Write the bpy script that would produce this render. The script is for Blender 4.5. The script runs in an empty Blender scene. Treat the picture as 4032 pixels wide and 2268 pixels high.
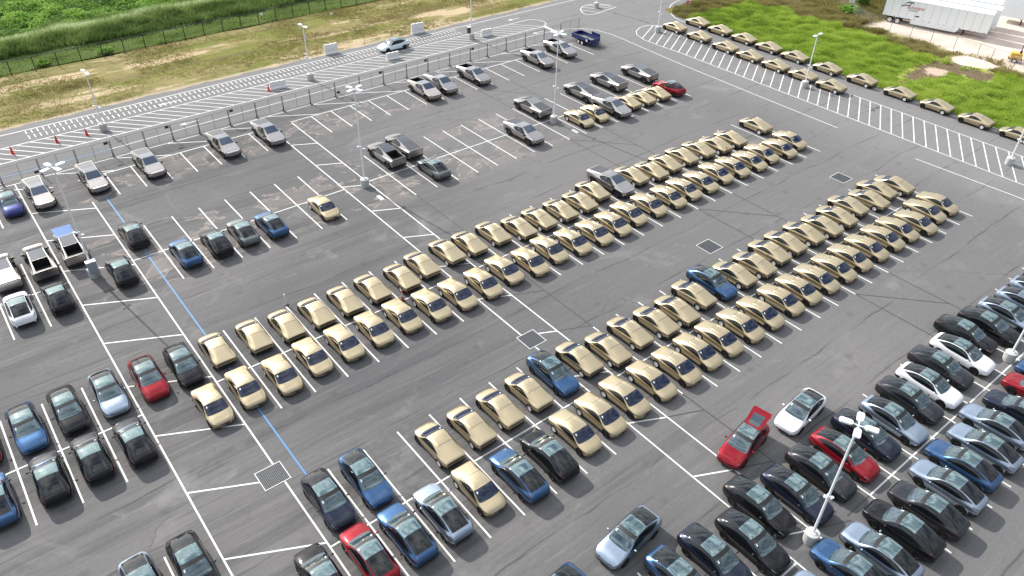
import bpy, bmesh, math, random
import numpy as np
from mathutils import Matrix, Vector
S = bpy.context.scene
COL = S.collection
R = math.radians
CAM_M = [[0.781929745742242, -0.6231106519691711, 0.017860238688976026], [0.3663060681081602, 0.4824758834308725, 0.7956361520033757], [-0.504386495844816, -0.6155892602297034, 0.6055114577770051]]
CAM_H, CAM_LENS = 41.3725, 26.82032
CARS = {
 'far': [(2.33,83.09,'Y',-90.0,'navyblue'),(5.12,83.2,'T',-90.0,''),(10.34,83.33,'T',-90.0,''),(16.08,83.03,'T',-90.0,''),(24.42,82.7,'T',-90.0,''),(29.74,82.41,'T',-90.0,''),(51.73,82.35,'T',-90.0,'dirty_open'),(54.65,82.72,'T',-90.0,''),(60.01,82.56,'T',-90.0,'open'),(71.15,82.06,'T',-90.0,'open_hitch'),(76.51,83.17,'T',-90.0,'open')],
 'r0n': [(-0.58,70.34,'T',90.0,'silvercover'),(2.28,70.24,'T',90.0,'open'),(5.07,70.97,'T',90.0,'open_frunk'),(10.38,70.0,'Y',90.0,'black'),(38.04,69.5,'T',90.0,'open'),(40.77,70.21,'T',90.0,''),(59.74,69.7,'T',90.0,''),(68.18,69.47,'T',90.0,''),(73.59,69.99,'T',90.0,''),(79.29,69.63,'T',90.0,'')],
 'r0s': [(-0.64,64.17,'Y',90.0,'white'),(2.25,63.98,'Y',90.0,'black'),(7.7,64.61,'Y',90.0,'black'),(13.22,64.03,'Y',90.0,'blue'),(16.11,63.96,'Y',90.0,'black'),(18.83,64.19,'Y',90.0,'grey'),(21.57,63.83,'Y',90.0,'blue'),(27.18,63.61,'G',-90.0,''),(40.69,63.87,'Y',90.0,'grey'),(54.26,64.57,'T',-90.0,''),(62.55,63.76,'G',-90.0,''),(65.18,63.71,'G',-90.0,''),(68.03,63.63,'T',-90.0,''),(70.88,63.82,'G',90.0,''),(73.38,63.59,'G',90.0,''),(76.21,63.53,'G',90.0,''),(79.01,63.72,'Y',90.0,'red')],
 'r1n': [(-6.02,49.74,'Y',-90.0,'red'),(-3.21,49.34,'Y',-90.0,'blue'),(-0.5,49.39,'Y',-90.0,'black'),(2.29,49.43,'Y',-90.0,'silver'),(5.12,49.24,'Y',-90.0,'red'),(7.7,49.08,'Y',-90.0,'black'),(10.41,49.39,'G',90.0,''),(13.39,49.19,'G',90.0,''),(16.06,48.87,'G',90.0,''),(18.75,48.86,'G',90.0,''),(21.47,48.87,'G',90.0,''),(24.21,48.96,'G',90.0,''),(27.12,48.79,'G',90.0,''),(29.61,49.34,'G',90.0,''),(32.64,49.69,'G',90.0,''),(35.13,49.56,'G',90.0,''),(38.03,49.58,'G',90.0,''),(40.66,48.87,'G',90.0,''),(43.3,48.92,'G',90.0,''),(46.1,48.85,'G',90.0,''),(48.86,48.91,'G',90.0,''),(51.46,49.75,'G',90.0,''),(54.13,49.58,'T',-90.0,''),(57.2,49.59,'G',90.0,''),(59.8,49.05,'G',90.0,''),(62.32,49.31,'G',90.0,''),(65.21,49.38,'G',90.0,''),(68.07,49.31,'G',90.0,''),(70.63,48.89,'G',90.0,''),(73.37,48.85,'G',90.0,''),(78.98,49.36,'G',90.0,'')],
 'r1s': [(-6.13,43.85,'Y',90.0,'blue'),(-3.01,43.76,'Y',90.0,'black'),(-0.37,43.89,'Y',90.0,'black'),(2.34,43.59,'Y',90.0,'black'),(7.85,43.6,'G',-90.0,''),(10.48,43.92,'G',-90.0,''),(13.23,43.52,'G',-90.0,''),(15.98,43.95,'G',-90.0,''),(18.76,43.94,'G',-90.0,''),(21.53,43.97,'G',-90.0,''),(24.25,44.02,'G',-90.0,''),(27.01,43.74,'G',-90.0,''),(29.66,43.62,'G',-90.0,''),(32.42,43.57,'G',-90.0,''),(35.15,44.01,'G',-90.0,''),(37.87,43.58,'G',-90.0,''),(40.57,44.03,'G',-90.0,''),(43.26,43.66,'G',-90.0,''),(46.02,43.58,'G',-90.0,''),(48.66,43.64,'G',-90.0,''),(51.28,44.04,'G',-90.0,''),(54.2,44.0,'G',-90.0,''),(57.07,43.9,'G',-90.0,''),(59.64,44.0,'G',-90.0,''),(62.33,43.95,'G',-90.0,''),(65.21,44.21,'G',-90.0,''),(67.85,44.0,'G',-90.0,''),(70.6,43.77,'G',-90.0,''),(73.25,44.06,'G',-90.0,''),(76.09,43.59,'G',-90.0,''),(78.87,44.19,'G',-90.0,'')],
 'r2n': [(-0.65,31.83,'Y',-90.0,'silver'),(2.01,31.56,'Y',-90.0,'black'),(10.55,31.03,'Y',-90.0,'navy'),(13.29,31.03,'Y',-90.0,'blue'),(18.81,30.61,'G',90.0,''),(21.53,30.57,'G',90.0,''),(24.23,30.74,'G',90.0,''),(26.99,30.8,'G',90.0,''),(29.71,31.06,'Y',-90.0,'blue'),(32.48,31.17,'G',90.0,''),(35.1,30.61,'G',90.0,''),(37.96,30.97,'G',90.0,''),(40.72,30.63,'G',90.0,''),(43.29,30.58,'G',90.0,''),(46.14,31.17,'G',90.0,''),(48.76,31.21,'Y',-90.0,'blue'),(51.46,30.89,'G',90.0,''),(54.21,30.77,'G',90.0,''),(57.02,31.17,'G',90.0,''),(59.6,31.22,'G',90.0,''),(62.49,31.11,'G',90.0,''),(65.17,30.84,'G',90.0,''),(67.94,30.94,'G',90.0,''),(70.8,31.43,'G',90.0,''),(73.74,30.81,'G',90.0,''),(76.33,31.41,'G',90.0,''),(78.89,30.84,'G',90.0,'')],
 'r2s': [(7.69,26.26,'Y',90.0,'black'),(10.57,25.92,'Y',90.0,'red'),(13.16,25.8,'Y',90.0,'blue'),(15.78,25.74,'Y',90.0,'silver'),(18.71,25.8,'G',-90.0,''),(21.5,25.12,'Y',90.0,'blue'),(24.21,25.19,'Y',90.0,'black'),(27.05,25.55,'G',-90.0,''),(29.66,25.67,'G',-90.0,''),(32.37,25.91,'G',-90.0,''),(35.2,25.84,'G',-90.0,''),(37.96,25.77,'G',-90.0,''),(40.61,25.87,'G',-90.0,''),(43.25,25.87,'G',-90.0,''),(46.03,25.86,'G',-90.0,''),(48.72,25.85,'G',-90.0,''),(51.64,25.89,'G',-90.0,''),(54.22,25.85,'G',-90.0,''),(56.96,25.81,'G',-90.0,''),(59.69,25.8,'G',-90.0,''),(62.39,25.83,'G',-90.0,''),(65.21,25.79,'G',-90.0,''),(68.09,25.8,'G',-90.0,''),(70.75,25.77,'G',-90.0,''),(73.45,25.3,'G',-90.0,''),(76.33,25.85,'G',-90.0,''),(78.9,25.84,'G',-90.0,'')],
 'r3n': [(24.16,13.09,'Y',-90.0,'blue'),(26.94,12.91,'Y',-90.0,'navy'),(29.7,12.23,'Y',-90.0,'black'),(32.22,13.6,'Y',-90.0,'black'),(34.95,12.66,'Y',-90.0,'navy'),(37.81,12.74,'Y',-90.0,'charcoal'),(40.47,12.63,'Y',-90.0,'red'),(43.3,12.69,'Y',-90.0,'navy'),(46.18,12.21,'Y',-90.0,'silver'),(49.08,12.58,'Y',-90.0,'charcoal'),(51.76,12.45,'Y',-90.0,'white'),(54.46,12.94,'Y',-90.0,'charcoal'),(57.36,12.63,'Y',-90.0,'white'),(59.99,13.65,'Y',-90.0,'black'),(62.65,12.98,'Y',-90.0,'black'),(65.41,12.63,'Y',-90.0,'silver'),(68.26,12.37,'Y',-90.0,'silver'),(70.95,12.37,'Y',-90.0,'silver'),(73.33,12.15,'Y',-90.0,'charcoal')],
 'r3s': [(29.68,6.9,'Y',90.0,'silver'),(32.71,7.33,'Y',90.0,'blue'),(35.23,6.87,'Y',90.0,'silver'),(37.97,6.93,'Y',90.0,'black'),(40.67,6.74,'Y',90.0,'charcoal'),(43.49,6.88,'Y',90.0,'silver'),(46.1,7.12,'Y',90.0,'blue'),(48.85,6.94,'Y',90.0,'silver'),(51.56,7.38,'Y',90.0,'silver'),(54.43,6.93,'Y',90.0,'navy'),(57.51,6.95,'Y',90.0,'red'),(60.03,7.06,'Y',90.0,'blue')],
 'lane1': [(103.52,79.6,'G',90.0,''),(103.46,74.89,'G',90.0,''),(103.45,70.13,'G',90.0,''),(103.33,65.4,'G',90.0,''),(103.27,60.65,'G',90.0,''),(103.15,55.0,'G',90.0,''),(103.29,49.55,'G',90.0,''),(103.27,43.87,'G',90.0,''),(103.27,38.64,'G',90.0,''),(103.06,33.39,'G',90.0,''),(103.2,28.24,'G',90.0,'')],
 'lane2': [(98.56,80.18,'G',90.0,''),(98.35,74.89,'G',90.0,''),(98.05,69.47,'G',90.0,''),(97.98,64.87,'G',90.0,''),(97.9,60.18,'G',90.0,''),(97.97,55.56,'G',90.0,''),(97.82,50.93,'G',90.0,'')],
 'drive': [(17.4,17.0,'Y',186.0,'blue'),(23.85,17.15,'Y',186.0,'silver'),(35.74,17.6,'Y',190.0,'redopen'),(41.5,16.91,'Y',186.0,'white'),(57.29,99.42,'Y',180.0,'whiteblue')],
}

# ------------------------------------------------------------------ camera, sky, sun, exposure
cam = bpy.data.objects.new('camera', bpy.data.cameras.new('camera'))
COL.objects.link(cam)
cam.data.sensor_width = 36.0
cam.data.lens = CAM_LENS
cam.data.clip_start = 0.5
cam.data.clip_end = 6000.0
m = Matrix([[CAM_M[c][r] for c in range(3)] for r in range(3)]).to_4x4()
m.translation = (0, 0, CAM_H)
cam.matrix_world = m
S.camera = cam
SUN_EL, SUN_AZ = R(36.0), R(-8.1)          # azimuth measured from +Y towards +X
wd = bpy.data.worlds.new('World'); S.world = wd; wd.use_nodes = True
nt = wd.node_tree; nt.nodes.clear()
def wn(t, **k):
    n = nt.nodes.new(t)
    for a, b in k.items(): setattr(n, a, b)
    return n
out = wn('ShaderNodeOutputWorld'); bg = wn('ShaderNodeBackground')
sky = wn('ShaderNodeTexSky', sky_type='NISHITA', sun_disc=False, sun_elevation=SUN_EL, sun_rotation=SUN_AZ, air_density=1.0, dust_density=1.5, ozone_density=1.2)
tc = wn('ShaderNodeTexCoord'); sep = wn('ShaderNodeSeparateXYZ')
nt.links.new(tc.outputs['Generated'], sep.inputs[0])
zc = wn('ShaderNodeMath', operation='MAXIMUM'); zc.inputs[1].default_value = 0.06; nt.links.new(sep.outputs[2], zc.inputs[0])
dv = wn('ShaderNodeVectorMath', operation='DIVIDE'); cmb = wn('ShaderNodeCombineXYZ')
for i in range(3): nt.links.new(zc.outputs[0], cmb.inputs[i])
nt.links.new(tc.outputs['Generated'], dv.inputs[0]); nt.links.new(cmb.outputs[0], dv.inputs[1])
cn = wn('ShaderNodeTexNoise'); cn.inputs['Scale'].default_value = 2.1; cn.inputs['Detail'].default_value = 5; cn.inputs['Roughness'].default_value = 0.6
nt.links.new(dv.outputs[0], cn.inputs['Vector'])
cr = wn('ShaderNodeValToRGB'); cr.color_ramp.elements[0].position = 0.38; cr.color_ramp.elements[1].position = 0.58
nt.links.new(cn.outputs[0], cr.inputs[0])
cn2 = wn('ShaderNodeTexNoise'); cn2.inputs['Scale'].default_value = 5.5; cn2.inputs['Detail'].default_value = 3.5
nt.links.new(dv.outputs[0], cn2.inputs['Vector'])
cc = wn('ShaderNodeValToRGB'); e = cc.color_ramp.elements
e[0].position = 0.3; e[0].color = (4.2, 4.6, 5.1, 1); e[1].position = 0.68; e[1].color = (11.5, 11.6, 11.7, 1)
nt.links.new(cn2.outputs[0], cc.inputs[0])
# clouds towards the sun are lit through and glow; those opposite are duller
sdv = (math.sin(SUN_AZ) * math.cos(SUN_EL), math.cos(SUN_AZ) * math.cos(SUN_EL), math.sin(SUN_EL))
dt = wn('ShaderNodeVectorMath', operation='DOT_PRODUCT'); dt.inputs[1].default_value = sdv; nt.links.new(tc.outputs['Generated'], dt.inputs[0])
glow = wn('ShaderNodeMapRange', interpolation_type='SMOOTHSTEP'); nt.links.new(dt.outputs['Value'], glow.inputs[0])
for i_, v_ in ((1, -0.6), (2, 1.0), (3, 0.42), (4, 1.55)): glow.inputs[i_].default_value = v_
gm = wn('ShaderNodeVectorMath', operation='SCALE'); nt.links.new(cc.outputs[0], gm.inputs[0]); nt.links.new(glow.outputs[0], gm.inputs['Scale'])
mx = wn('ShaderNodeMix', data_type='RGBA')
nt.links.new(cr.outputs[0], mx.inputs[0]); nt.links.new(sky.outputs[0], mx.inputs[6]); nt.links.new(gm.outputs[0], mx.inputs[7])
nt.links.new(mx.outputs[2], bg.inputs[0]); bg.inputs[1].default_value = 0.10
nt.links.new(bg.outputs[0], out.inputs[0])
sl = bpy.data.lights.new('sun', 'SUN'); sl.energy = 3.6; sl.angle = R(0.6); sl.color = (1.0, 0.95, 0.87)
so = bpy.data.objects.new('sun', sl); COL.objects.link(so)
sd = Vector((math.sin(SUN_AZ) * math.cos(SUN_EL), math.cos(SUN_AZ) * math.cos(SUN_EL), math.sin(SUN_EL)))
so.rotation_euler = sd.to_track_quat('Z', 'Y').to_euler(); so.location = sd * 300
vs = S.view_settings
vs.view_transform = 'Standard'; vs.look = 'None'; vs.gamma = 1.0; vs.use_curve_mapping = False
vs.exposure = 0.66
S.cycles.caustics_reflective = False; S.cycles.caustics_refractive = False; S.cycles.blur_glossy = 0.6; S.cycles.sample_clamp_indirect = 4.0
S.cycles.max_bounces = 6; S.cycles.transparent_max_bounces = 12

# ------------------------------------------------------------------ helpers
def tag(o, label=None, cat=None, group=None, kind=None):
    if label: o['label'] = label
    if cat: o['category'] = cat
    if group: o['group'] = group
    if kind: o['kind'] = kind
    return o
def empty(name, loc=(0, 0, 0), rz=0):
    o = bpy.data.objects.new(name, None); COL.objects.link(o)
    o.location = loc; o.rotation_euler = (0, 0, rz); o.empty_display_size = 0.3
    return o
class MB:
    def __init__(s): s.v = []; s.f = []; s.m = []
    def quad(s, *p, m=0):
        b = len(s.v); s.v += [tuple(q) for q in p]; s.f.append(tuple(range(b, b + len(p)))); s.m.append(m)
    def box(s, c, d, rz=0, m=0, tilt=None):
        M = Matrix.Rotation(rz, 3, 'Z')
        if tilt: M = M @ Matrix.Rotation(tilt[1], 3, tilt[0])
        b = len(s.v)
        for x in (-.5, .5):
            for y in (-.5, .5):
                for z in (-.5, .5): s.v.append(tuple(Vector(c) + M @ Vector((x * d[0], y * d[1], z * d[2]))))
        for f in ((0, 1, 3, 2), (4, 6, 7, 5), (0, 4, 5, 1), (2, 3, 7, 6), (0, 2, 6, 4), (1, 5, 7, 3)):
            s.f.append(tuple(b + i for i in f)); s.m.append(m)
    def tube(s, p0, p1, r0, r1=None, n=8, m=0, cap=True):
        r1 = r0 if r1 is None else r1
        p0, p1 = Vector(p0), Vector(p1); d = (p1 - p0).normalized()
        a = d.orthogonal().normalized(); c = d.cross(a); b = len(s.v)
        for p, r in ((p0, r0), (p1, r1)):
            for i in range(n):
                t = 2 * math.pi * i / n; s.v.append(tuple(p + r * (math.cos(t) * a + math.sin(t) * c)))
        for i in range(n):
            j = (i + 1) % n; s.f.append((b + i, b + j, b + n + j, b + n + i)); s.m.append(m)
        if cap:
            s.f.append(tuple(b + i for i in range(n))[::-1]); s.m.append(m)
            s.f.append(tuple(b + n + i for i in range(n))); s.m.append(m)
    def lathe(s, prof, n=16, c=(0, 0, 0), axis='Z', m=0):
        b = len(s.v)
        for r, h in prof:
            for i in range(n):
                t = 2 * math.pi * i / n; x, y = r * math.cos(t), r * math.sin(t)
                q = (x, y, h) if axis == 'Z' else (x, h, y)
                s.v.append((c[0] + q[0], c[1] + q[1], c[2] + q[2]))
        for k in range(len(prof) - 1):
            for i in range(n):
                j = (i + 1) % n
                s.f.append((b + k * n + i, b + k * n + j, b + (k + 1) * n + j, b + (k + 1) * n + i)); s.m.append(m)
    def grid(s, P, m=0):
        b = len(s.v); h, w = len(P), len(P[0])
        for row in P: s.v += [tuple(q) for q in row]
        for i in range(h - 1):
            for j in range(w - 1):
                s.f.append((b + i * w + j, b + i * w + j + 1, b + (i + 1) * w + j + 1, b + (i + 1) * w + j)); s.m.append(m)
    def prism(s, poly, y0, y1, m=0):       # polygon in (x, z), extruded along y
        n = len(poly); b = len(s.v)
        for y in (y0, y1): s.v += [(x, y, z) for x, z in poly]
        for i in range(n):
            j = (i + 1) % n; s.f.append((b + i, b + j, b + n + j, b + n + i)); s.m.append(m)
        s.f.append(tuple(b + i for i in range(n))[::-1]); s.m.append(m)
        s.f.append(tuple(b + n + i for i in range(n))); s.m.append(m)
    def mesh(s, name, mats, smooth=None, recalc=True):
        me = bpy.data.meshes.new(name); me.from_pydata(s.v, [], s.f)
        for mt in mats: me.materials.append(mt)
        me.polygons.foreach_set('material_index', s.m)
        if recalc:
            bm = bmesh.new(); bm.from_mesh(me); bmesh.ops.recalc_face_normals(bm, faces=bm.faces[:]); bm.to_mesh(me); bm.free()
        if smooth is not None:
            me.shade_smooth(); me.set_sharp_from_angle(angle=R(smooth))
        me.update(); return me
    def obj(s, name, mats, parent=None, smooth=None, loc=(0, 0, 0), rz=0, recalc=True):
        if not isinstance(mats, (list, tuple)): mats = [mats]
        return link(name, s.mesh(name, mats, smooth, recalc), parent, loc, rz)
def link(name, me, parent=None, loc=(0, 0, 0), rz=0):
    o = bpy.data.objects.new(name, me); COL.objects.link(o); o.parent = parent
    o.location = loc; o.rotation_euler = (0, 0, rz); return o
def copy_tree(o, parent=None):
    c = o.copy(); COL.objects.link(c)
    if parent: c.parent = parent
    for ch in KIDS.get(o.name, ()): copy_tree(ch, c)
    return c
KIDS = {}
def register(root):                       # remembers children of a prototype once, for quick copies
    for ch in root.children:
        KIDS.setdefault(root.name, []).append(ch); register(ch)

# ------------------------------------------------------------------ materials
MAT = {}
def pm(name, col, rough=0.5, metal=0.0, coat=0.0, spec=0.5, **k):
    mt = bpy.data.materials.new(name); mt.use_nodes = True
    b = mt.node_tree.nodes['Principled BSDF']
    b.inputs['Base Color'].default_value = (*col, 1); b.inputs['Roughness'].default_value = rough
    b.inputs['Metallic'].default_value = metal; b.inputs['Coat Weight'].default_value = coat
    b.inputs['Coat Roughness'].default_value = 0.04; b.inputs['Specular IOR Level'].default_value = spec
    MAT[name] = mt; return mt
class NG:
    def __init__(s, mt): s.t = mt.node_tree; s.b = s.t.nodes['Principled BSDF']
    def n(s, t, ins=None, **k):
        q = s.t.nodes.new(t)
        for a, b in k.items(): setattr(q, a, b)
        for a, b in (ins or {}).items(): s.set(q.inputs[a], b)
        return q
    def set(s, sock, v):
        if hasattr(v, 'links') or hasattr(v, 'is_output'): s.t.links.new(v, sock)
        else: sock.default_value = v
    def pos(s):
        if not hasattr(s, '_p'): s._p = s.n('ShaderNodeNewGeometry').outputs['Position']
        return s._p
    def xyz(s):
        if not hasattr(s, '_x'): s._x = s.n('ShaderNodeSeparateXYZ', {0: s.pos()}).outputs
        return s._x
    def noise(s, scale, detail=4, rough=0.55, stretch=None, vec=None, dist=0.0):
        v = vec or s.pos()
        if stretch: v = s.n('ShaderNodeVectorMath', {0: v, 1: stretch}, operation='MULTIPLY').outputs[0]
        return s.n('ShaderNodeTexNoise', {'Vector': v, 'Scale': scale, 'Detail': detail, 'Roughness': rough, 'Distortion': dist}).outputs[0]
    def math(s, op, a, b=0.0, c=0.0): return s.n('ShaderNodeMath', {0: a, 1: b, 2: c}, operation=op).outputs[0]
    def ss(s, v, lo, hi): return s.n('ShaderNodeMapRange', {0: v, 1: lo, 2: hi, 3: 0.0, 4: 1.0}, interpolation_type='SMOOTHSTEP').outputs[0]
    def lin(s, v, lo, hi, a, b): return s.n('ShaderNodeMapRange', {0: v, 1: lo, 2: hi, 3: a, 4: b}).outputs[0]
    def mix(s, f, a, b, mode='MIX'):
        q = s.n('ShaderNodeMix', {0: f}, data_type='RGBA', blend_type=mode)
        s.set(q.inputs[6], a if not isinstance(a, tuple) else (*a, 1)); s.set(q.inputs[7], b if not isinstance(b, tuple) else (*b, 1))
        return q.outputs[2]
    def base(s, c): s.set(s.b.inputs['Base Color'], c)
    def bump(s, h, strength=0.3, dist=0.02):
        s.set(s.b.inputs['Normal'], s.n('ShaderNodeBump', {'Height': h, 'Strength': strength, 'Distance': dist}).outputs[0])

def asphalt():
    mt = pm('asphalt', (0.121, 0.121, 0.121), 0.8, spec=0.12); g = NG(mt); X, Y = g.xyz()[0], g.xyz()[1]
    big = g.noise(0.045, 4, 0.5, (0.5, 1.0, 1.0)); lane = g.noise(0.55, 5, 0.62, (0.05, 1.0, 1.0)); fine = g.noise(7.0, 3, 0.7, (0.35, 1.0, 1.0)); pat = g.noise(0.22, 6, 0.6)
    streak = g.noise(2.6, 4, 0.65, (0.045, 1.0, 1.0)); grit = g.noise(38.0, 2, 0.6)
    c = g.mix(g.ss(big, 0.35, 0.68), (0.151, 0.152, 0.157), (0.226, 0.218, 0.218))
    c = g.mix(g.math('MULTIPLY', g.ss(lane, 0.46, 0.64), 0.7), c, (0.126, 0.125, 0.130))
    c = g.mix(g.math('MULTIPLY', g.ss(streak, 0.50, 0.76), 0.38), c, (0.302, 0.293, 0.291))
    c = g.mix(g.math('MULTIPLY', g.ss(g.noise(3.4, 3, 0.6, (0.04, 1.0, 1.0)), 0.56, 0.74), 0.42), c, (0.100, 0.100, 0.104))
    c = g.mix(g.math('MULTIPLY', g.ss(pat, 0.57, 0.70), 0.4), c, (0.309, 0.299, 0.293))
    # the paving east of the hatched island turns gradually paler
    east = g.ss(g.math('ADD', X, g.math('MULTIPLY', big, 14.0)), 24.0, 62.0)
    c = g.mix(g.math('MULTIPLY', east, 0.62), c, g.mix(lane, (0.20, 0.197, 0.198), (0.28, 0.273, 0.272)))
    # the outer road and the lane by the meadow are older and paler
    old = g.math('MAXIMUM', g.ss(Y, 87.5, 89.0), g.ss(X, 81.0, 91.0))
    c = g.mix(g.math('MULTIPLY', old, 0.45), c, (0.324, 0.320, 0.322))
    # dried silt left by puddles in the stalls of the back rows
    zone = g.math('MULTIPLY', g.math('MAXIMUM', g.math('MULTIPLY', g.ss(Y, 59.5, 62.0), g.ss(Y, 73.0, 71.0)), g.math('MULTIPLY', g.ss(Y, 78.5, 80.5), g.ss(Y, 86.0, 84.5))), g.math('MULTIPLY', g.ss(X, 3.0, 8.0), g.ss(X, 66.0, 52.0)))
    pud = g.noise(0.27, 5, 0.55, (0.8, 1.0, 1.0), None, 0.5)
    inside = g.math('MULTIPLY', g.ss(pud, 0.53, 0.57), zone)
    rim = g.math('MULTIPLY', g.math('SUBTRACT', g.ss(pud, 0.515, 0.535), g.ss(pud, 0.545, 0.575)), zone)
    c = g.mix(g.math('MULTIPLY', inside, 0.30), c, (0.347, 0.309, 0.291))
    c = g.mix(g.math('MULTIPLY', rim, g.lin(g.noise(1.7, 3), 0.35, 0.65, 0.0, 0.7)), c, (0.468, 0.410, 0.370))
    spl = g.math('MULTIPLY', g.ss(g.noise(0.11, 7, 0.68, (0.7, 1.0, 1.0), None, 1.2), 0.55, 0.70), 0.62)
    c = g.mix(spl, c, (0.31, 0.303, 0.298))
    # paving joints running along the rows, hairline cracks, drips in the stalls
    jt = g.math('FRACT', g.math('DIVIDE', g.math('ADD', Y, g.math('MULTIPLY', g.noise(0.12, 3, 0.5), 1.6)), 4.7))
    jl = g.math('SUBTRACT', 1.0, g.ss(g.math('ABSOLUTE', g.math('SUBTRACT', jt, 0.5)), 0.006, 0.024))
    c = g.mix(g.math('MULTIPLY', jl, g.lin(g.noise(0.2, 3), 0.4, 0.62, 0.0, 0.55)), c, (0.062, 0.061, 0.062))
    vo = g.n('ShaderNodeTexVoronoi', {'Vector': g.n('ShaderNodeVectorMath', {0: g.pos(), 1: g.n('ShaderNodeVectorMath', {0: g.n('ShaderNodeTexNoise', {'Vector': g.pos(), 'Scale': 0.6}).outputs[1], 1: (1.6, 1.6, 0)}, operation='MULTIPLY').outputs[0]}, operation='ADD').outputs[0], 'Scale': 0.09}, feature='DISTANCE_TO_EDGE').outputs[0]
    c = g.mix(g.math('MULTIPLY', g.math('SUBTRACT', 1.0, g.ss(vo, 0.001, 0.006)), g.math('MULTIPLY', g.ss(pat, 0.52, 0.62), 0.32)), c, (0.062, 0.061, 0.062))
    dr = g.n('ShaderNodeTexVoronoi', {'Vector': g.pos(), 'Scale': 0.42}).outputs[0]
    c = g.mix(g.math('MULTIPLY', g.ss(g.math('ADD', dr, g.math('MULTIPLY', g.noise(4.0, 4), 0.25)), 0.34, 0.16), 0.22), c, (0.075, 0.074, 0.075))
    c = g.mix(0.55, c, g.mix(fine, (0.02, 0.02, 0.02), (0.361, 0.361, 0.361)), 'SOFT_LIGHT')
    c = g.mix(0.35, c, g.mix(grit, (0.0, 0.0, 0.0), (0.9, 0.9, 0.9)), 'SOFT_LIGHT')
    g.base(c); g.set(g.b.inputs['Roughness'], g.lin(streak, 0.3, 0.7, 0.85, 0.72))
    g.bump(grit, 0.35, 0.012); return mt
def paint(name, col, wear=0.35):
    mt = pm(name, col, 0.6); g = NG(mt)
    w = g.ss(g.noise(5.0, 5, 0.7), 0.56, 0.72); w2 = g.ss(g.noise(0.5, 3, 0.6), 0.42, 0.7)
    g.base(g.mix(g.math('MULTIPLY', g.math('MULTIPLY', w, w2), wear * 1.6), col, (0.11, 0.11, 0.11))); return mt
def verge():
    mt = pm('dry_turf', (0.1, 0.1, 0.04), 0.9, spec=0.1); g = NG(mt); Y = g.xyz()[1]
    n1 = g.noise(0.11, 6, 0.62, (0.55, 1.6, 1.0)); n2 = g.noise(0.9, 5, 0.65, (0.6, 1.2, 1.0)); n3 = g.noise(7.0, 4, 0.7)
    c = g.mix(g.ss(n2, 0.35, 0.68), (0.205, 0.185, 0.068), (0.30, 0.25, 0.12))
    c = g.mix(g.ss(n1, 0.46, 0.60), c, (0.17, 0.18, 0.045))
    bare = g.math('MULTIPLY', g.ss(g.noise(0.085, 6, 0.68, (0.45, 2.2, 1.0)), 0.54, 0.60), g.ss(n3, 0.36, 0.56))
    c = g.mix(bare, c, (0.58, 0.45, 0.31))
    edge = g.math('MULTIPLY', g.ss(g.math('ADD', Y, g.math('MULTIPLY', n2, 1.1)), 105.2, 104.0), 0.85)
    c = g.mix(edge, c, (0.5, 0.41, 0.3))
    rut = g.math('SUBTRACT', 1.0, g.ss(g.math('ABSOLUTE', g.math('SUBTRACT', g.math('ADD', Y, g.math('MULTIPLY', n1, 3.0)), 112.6)), 0.1, 0.9))
    c = g.mix(g.math('MULTIPLY', rut, 0.6), c, (0.15, 0.115, 0.065))
    c = g.mix(0.6, c, g.mix(n3, (0.02, 0.02, 0.02), (0.85, 0.85, 0.85)), 'SOFT_LIGHT')
    g.base(c); g.bump(n3, 0.7, 0.08); return mt
def fieldsoil():
    mt = pm('field_soil', (0.05, 0.07, 0.02), 0.95, spec=0.05); g = NG(mt)
    n = g.noise(0.8, 5, 0.65)
    g.base(g.mix(g.ss(n, 0.35, 0.7), (0.06, 0.095, 0.02), (0.12, 0.155, 0.045))); return mt
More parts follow.
